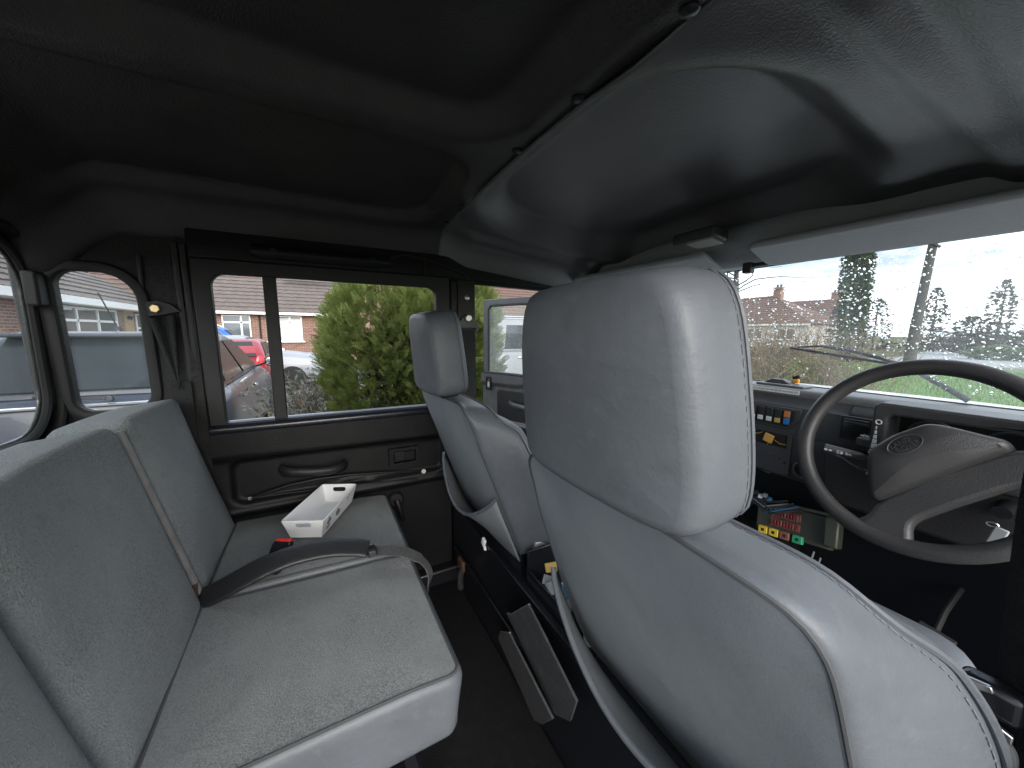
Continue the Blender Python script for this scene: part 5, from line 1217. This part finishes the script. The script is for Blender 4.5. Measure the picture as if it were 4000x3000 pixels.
# front passenger belt on the centre post
fb_ = thing('seat_belt', 'black seat belt hanging from a loop on the centre post behind the passenger seat', 'seat belt', (-.69, .54, 1.22))
MB().disc((-.684, .543, 1.633), (1, 0, 0), .010, .004, 16, .5).build('upper_bolt', 'steel', fb_)
lp = [(.543, 1.575), (.520, 1.555), (.492, 1.515), (.496, 1.500), (.590, 1.500), (.594, 1.515), (.566, 1.555)]
LP = dense(list(reversed(lp)), .006)
for _ in range(3): LP = [((LP[i-1][0]+2*LP[i][0]+LP[(i+1) % len(LP)][0])/4, (LP[i-1][1]+2*LP[i][1]+LP[(i+1) % len(LP)][1])/4) for i in range(len(LP))]
plate(LP, lambda u, v, w_: Vector((-.682+w_, u, v)), .007, [rrect(.068, .009, .004, 3, (.543, 1.510))]).build('belt_loop', 'metal_black', fb_, bevel=.002)
MB().disc((-.675, .543, 1.553), (1, 0, 0), .015, .009, 6, .3).build('anchor_bolt', 'steel', fb_)
ribbon([(-.672, .540, 1.508), (-.668, .540, 1.45), (-.668, .541, 1.30), (-.670, .541, 1.10), (-.675, .541, .62)], .062, .0022, (1, 0, 0)).build('webbing', 'webbing', fb_, smooth=30)
ribbon([(-.6795, .540, 1.505), (-.6795, .541, 1.10), (-.6795, .541, .66)], .050, .0022, (1, 0, 0)).build('webbing', 'webbing', fb_, smooth=30)
MB().box((-.690, .505, .52), (-.640, .575, .65)).build('reel', 'metal_black', fb_, bevel=.01)
# rear outer belt on the corner post
rb_ = thing('seat_belt', 'black rear seat belt draped below a brass bolt on the corner post', 'seat belt', (-.70, -.37, 1.30))
bx_ = tumble(1.55)+.004
pl_ = dense([(-.405, 1.575), (-.400, 1.535), (-.352, 1.545), (-.330, 1.552), (-.350, 1.572), (-.380, 1.582)], .006)
plate(list(reversed(pl_)), lambda u, v, w_: Vector((bx_+w_, u, v)), .012).build('anchor_cover', 'frame', rb_, bevel=.003)
MB().disc((bx_+.012, -.384, 1.558), (1, 0, 0), .013, .008, 6, .3).build('anchor_bolt', 'brass', rb_)
fold = [(-.405, 1.530), (-.345, 1.545), (-.345, 1.50), (-.352, 1.42), (-.350, 1.33), (-.362, 1.40), (-.385, 1.48)]
mbf = MB().grid(lambda s, t: Vector((bx_+.010+.010*math.sin(9*s)*(1-t)+.006*t, -.402+.060*s*(1-t)+.050*t, 1.530+.012*s-.205*t)), lin(0, 1, 12), lin(0, 1, 14)).build('webbing', 'webbing', rb_, smooth=180, solid=.003)
ribbon([(bx_+.006, -.350, 1.35), (bx_+.004, -.350, 1.20), (bx_+.004, -.352, .9)], .046, .003, (1, 0, 0)).build('webbing', 'webbing', rb_, smooth=30)
# driver side belt and post trim at the right edge
db_ = thing('seat_belt', 'black driver seat belt and buckle on the post at the right edge', 'seat belt', (.66, .50, .60))
ribbon([(.668, .500, 1.66), (.666, .500, 1.46), (.668, .500, 1.35), (.674, .500, 1.22), (.682, .500, 1.1), (.692, .5, .70)], .060, .004, (-.75, -.66, 0)).build('webbing', 'carpet', db_, smooth=30)
MB().box((.672, .49, .55), (.735, .60, 1.66)).build('post_trim', 'carpet', db_, bevel=.012)
bk = MB().box((.638, .486, 1.178), (.675, .506, 1.206)).build('buckle', 'metal_black', db_, bevel=.006, seg=3)
bq = [(.640, 1.176), (.639, 1.198), (.643, 1.207), (.657, 1.209), (.659, 1.204), (.649, 1.200), (.648, 1.186), (.660, 1.180), (.672, 1.176), (.672, 1.168)]
plate(list(reversed(bq)), lambda u, v, w_: Vector((u, .484-w_, v)), .004).build('buckle_tongue', 'steel', bk, bevel=.001)
MB().tube(curve([(.653, .49, 1.172), (.668, .492, 1.162), (.674, .493, 1.145), (.672, .494, 1.10)]), .0025, 6).build('buckle_cable', 'zinc', bk)

# lap belt on the bench
lb_ = thing('lap_belt', 'black lap belt with padded sleeve lying across the bench', 'seat belt', (-.25, 0, .90))
cp = curve([(-.290, -.262, .895), (-.275, -.225, .915), (-.262, -.180, .938), (-.258, -.130, .957), (-.258, -.070, .967), (-.260, .0, .962), (-.258, .060, .948), (-.252, .092, .938)], 6)
N = len(cp); RRs = []
for i, p in enumerate(cp):
    t = (cp[min(i+1, N-1)]-cp[max(i-1, 0)]).normalized(); nr = Vector((.45, 0, .9)); s = t.cross(nr).normalized(); u = s.cross(t)
    k = i/(N-1); hw_ = .030-.006*k; ht = .005+.002*math.sin(math.pi*k)
    RRs.append([p+s*hw_*math.copysign(abs(math.cos(a))**.6, math.cos(a))+u*ht*math.copysign(abs(math.sin(a))**.7, math.sin(a)) for a in (2*math.pi*j/14 for j in range(14))])
MB().loft(RRs).build('sleeve', M_.setdefault('sleeve', mat('sleeve', (.016, .017, .019), .45, [('noise', 60, .3, .004), ('noise', 400, .3, .002)])), lb_, smooth=180)
MB().box((-.272, .088, .922), (-.226, .112, .940), rot=(0, R(-12), 0)).build('adjuster', 'metal_black', lb_, bevel=.004)
wp_ = curve([(-.248, .090, .932), (-.240, .120, .931), (-.224, .160, .928), (-.203, .195, .918), (-.180, .222, .898), (-.163, .230, .868), (-.168, .218, .83), (-.195, .205, .79), (-.23, .20, .74)], 5)
nrs = [Vector((.1, .25, 1))]*8+[Vector((.3, .6, .8))]*10+[Vector((.5, .9, .1))]*10+[Vector((.2, .9, -.3))]*40
ribbon(wp_, .042, .0022, nrs[:len(wp_)]).build('webbing', 'webbing_grey', lb_, smooth=40)
bu = thing('belt_buckle', 'black belt buckle with red release button on the bench', 'belt buckle', (-.32, -.12, .90))
bz = frame_xy((-.325, -.118, .925), Vector((.55, .80, 0)).normalized(), Vector((-.12, .42, .90)).normalized(), Vector((.80, -.52, .30)).normalized())
Pb = [(-.022, -.03), (.022, -.03), (.024, .045), (.021, .052), (-.021, .052), (-.024, .045)]
plate(Pb, lambda u, v, w_: bz(u, v, w_-.009), .018).build('body', 'metal_black', bu, bevel=.003)
plate([(-.019, .050), (.019, .050), (.019, .0565), (-.019, .0565)], lambda u, v, w_: bz(u, v, w_-.007), .014).build('release_button', 'red', bu, bevel=.002)
ribbon([bz(0, -.03, 0), bz(0, -.055, -.004), bz(-.01, -.09, -.02)], .04, .003, bz(0, 0, 1)-bz(0, 0, 0)).build('stalk', 'webbing', bu)

# white plastic tray
ty = thing('storage_tray', 'small white plastic tray with handle slots lying on the rear bench', 'tray', (-.515, -.02, .90))
tex_ = Vector((-.834, .40, 0)).normalized(); tey = Vector((.50, .866, 0)).normalized(); tey = Vector((-tex_.y, tex_.x, 0)) if Vector((-tex_.y, tex_.x, 0)).dot(tey) > 0 else Vector((tex_.y, -tex_.x, 0))
tfr = frame_xy((-.535, -.005, .9135), tex_, tey, (0, 0, 1))
M_['tray'] = mat('tray', (.80, .81, .82), .35, spec=.5)
LB, WB, LT, WT, HT, tk = .222, .088, .250, .116, .057, .0018
def wall(ax, s, hole):
    # tapered side with optional handle slot; ax 0: short end (u fixed), 1: long side (v fixed)
    half0, half1 = (WB/2, WT/2) if ax == 0 else (LB/2, LT/2); d0, d1 = (LB/2, LT/2) if ax == 0 else (WB/2, WT/2)
    def f(a, h, w_):
        t = h/HT; q = s*(d0+(d1-d0)*t-w_); k = a*(half0+(half1-half0)*t)/half1
        return tfr(q, k, h) if ax == 0 else tfr(k, q, h)
    P = [(-half1, 0), (half1, 0), (half1, HT), (-half1, HT)]
    return plate(P, f, tk, [rrect(.046, .014, .0068, 4, (0, HT*.74))] if hole else [])
for s in (-1, 1):
    wall(0, s, True).build('end_wall', 'tray', ty, smooth=30); wall(1, s, False).build('side_wall', 'tray', ty, smooth=30)
plate([(-LB/2, -WB/2), (LB/2, -WB/2), (LB/2, WB/2), (-LB/2, WB/2)], tfr, tk).build('base', 'tray', ty, smooth=0)
MB().tube([tfr(u, v, HT) for u, v in dense(rrect(LT, WT, .008, 4), .02)], .0018, 6, closed=True).build('rim', 'tray', ty)
# printed label on the long side that faces the camera
sgn = 1 if tfr(0, 1, 0).y*0+(tfr(0, 1, 0)-tfr(0, 0, 0)).dot(CAM-tfr(0, 0, 0)) > 0 else -1
lfr = lambda a, h, w_=0: tfr(a, sgn*(WB/2+(WT/2-WB/2)*h/HT+.0006+w_), h)
rdir = 1 if (tfr(1, 0, 0)-tfr(0, 0, 0)).dot(rt) > 0 else -1
LF = lambda a, h, w_=0: lfr(a*rdir, h, w_)
M_['print_grey'] = mat('print_grey', (.18, .18, .18), .6); M_['print_red'] = mat('print_red', (.65, .03, .04), .6)
sd_ = [o for o in ty.children if o.name.startswith('side_wall')][0 if sgn < 0 else 1]
def pr_(P, nm, m_): plate(P, lambda u, v, w_: LF(u, v, w_*.2), .0006).build(nm, m_, sd_, smooth=0)
ov = [(.080+.013*math.cos(a), .034+.009*math.sin(a)) for a in lin(0, 2*math.pi, 20)[:-1]]; pr_(ov, 'price_oval', 'ink')
text_mesh('1.50', .0115, lambda x, y, z: LF(.080+x, .034+y, .0009), 'price_text', 'white', sd_)
pr_([(.083, .047), (.091, .047), (.091, .052), (.083, .052)], 'brand_mark', 'print_red')
text_mesh('storage tray', .006, lambda x, y, z: LF(.078+x, .050+y, .0004), 'label_text', 'print_red', sd_) if False else None
for k in range(12): pr_([(.068+k*.0021, .010), (.068+k*.0021+(.0012 if k % 3 else .0006), .010), (.068+k*.0021+(.0012 if k % 3 else .0006), .022), (.068+k*.0021, .022)], 'barcode_bar', 'print_grey')
pr_([(.00, .020), (.012, .016), (.030, .022), (.034, .036), (.022, .044), (.012, .036), (.002, .032)], 'picture_mark', 'print_grey')
for k in range(3): pr_([(-.012+k*.001, .047-k*.0035), (.020, .047-k*.0035), (.020, .0482-k*.0035), (-.012+k*.001, .0482-k*.0035)], 'print_line', 'print_grey') if k < 1 else None
pr_([(-.062, .046), (-.052, .034), (-.048, .044)], 'corner_mark', 'print_grey'); pr_([(-.070, .048), (-.060, .046), (-.060, .050)], 'corner_mark', 'print_grey')

# loose trim boards leaning behind the seat box
M_['board'] = mat('board', (.040, .042, .046), .75, [('noise', 120, .5, .003)], [(30, .5, .8, (.07, .07, .07))])
M_['board_edge'] = mat('board_edge', (.17, .155, .135), .9, [('noise', 200, .6, .002)])
def board(label, pts, y, t=.006):
    o = thing('trim_board', label, 'board', (sum(p[0] for p in pts)/len(pts), y, min(p[1] for p in pts)), 0, 'loose trim boards')
    pl = lambda u, v, w_: Vector((u, y-.18*(v-.70)-w_, v))
    plate(pts, pl, t).build('panel', 'board', o, bevel=.001)
    MB().tube([pl(u, v, t/2) for u, v in pts[-3:]], t*.45, 5).build('worn_edge', 'board_edge', o)
    for k, (a, b) in enumerate(zip(pts[:2], pts[1:3])): pass
board('dark trim board with clipped corners leaning in front', list(reversed([(-.165, .600), (-.135, .650), (-.060, .712), (-.030, .700), (.125, .640), (.06, .545), (.01, .497)])), .415)
board('larger dark trim board leaning behind the clipped one', list(reversed([(-.120, .715), (-.090, .735), (.040, .868), (.10, .83), (.20, .760), (.16, .66), (.085, .592)])), .440)
# cubby tray between the front seats with loose fittings
cb_ = thing('centre_cubby', 'open black cubby box between the front seats with loose fittings', 'cubby box', (0, .60, .80))
MB().box((-.10, .49, .803), (.10, .86, .812)).build('floor', 'metal_black', cb_)
for a, b in (((-.105, .485, .803), (-.098, .87, .90)), ((.098, .485, .803), (.105, .87, .90)), ((-.098, .485, .803), (.098, .492, .845)), ((-.098, .863, .803), (.098, .87, .90))): MB().box(a, b).build('side', 'metal_black', cb_, bevel=.002)
for k, (x, y, z, c_) in enumerate(((.0, .500, .852, 'lead_grey'), (.03, .51, .855, 'lead_blue'), (-.03, .51, .850, 'lead_grey'), (-.05, .53, .87, 'sw_yellow'), (.015, .54, .86, 'white'), (-.015, .56, .88, 'lead_grey'))):
    MB().box((x-.016, y-.012, z-.008), (x+.016, y+.012, z+.004), rot=(.3*k, .5-.2*k, .4*k)).build('fitting', c_, cb_, bevel=.002)
# small brackets on the floor left of the seat box
fbk = thing('floor_bracket', 'small worn belt bracket bolted low beside the passenger seat box', 'bracket', (-.50, .455, .52))
MB().tube(curve([(-.53, .455, .60), (-.52, .44, .57), (-.52, .44, .52)]), .012, 6).build('strap', 'webbing', fbk)
MB().box((-.545, .438, .60), (-.495, .452, .64)).build('plate', 'rust', fbk, bevel=.004)
cl2 = thing('seat_clip', 'small white plastic clip under the passenger seat', 'clip', (-.33, .478, .81))
MB().box((-.345, .452, .795), (-.325, .462, .822), rot=(0, .4, 0)).build('body', 'white', cl2, bevel=.003)
MB().box((-.330, .452, .785), (-.318, .460, .800), rot=(0, -.5, 0)).build('tab', 'white', cl2, bevel=.003)
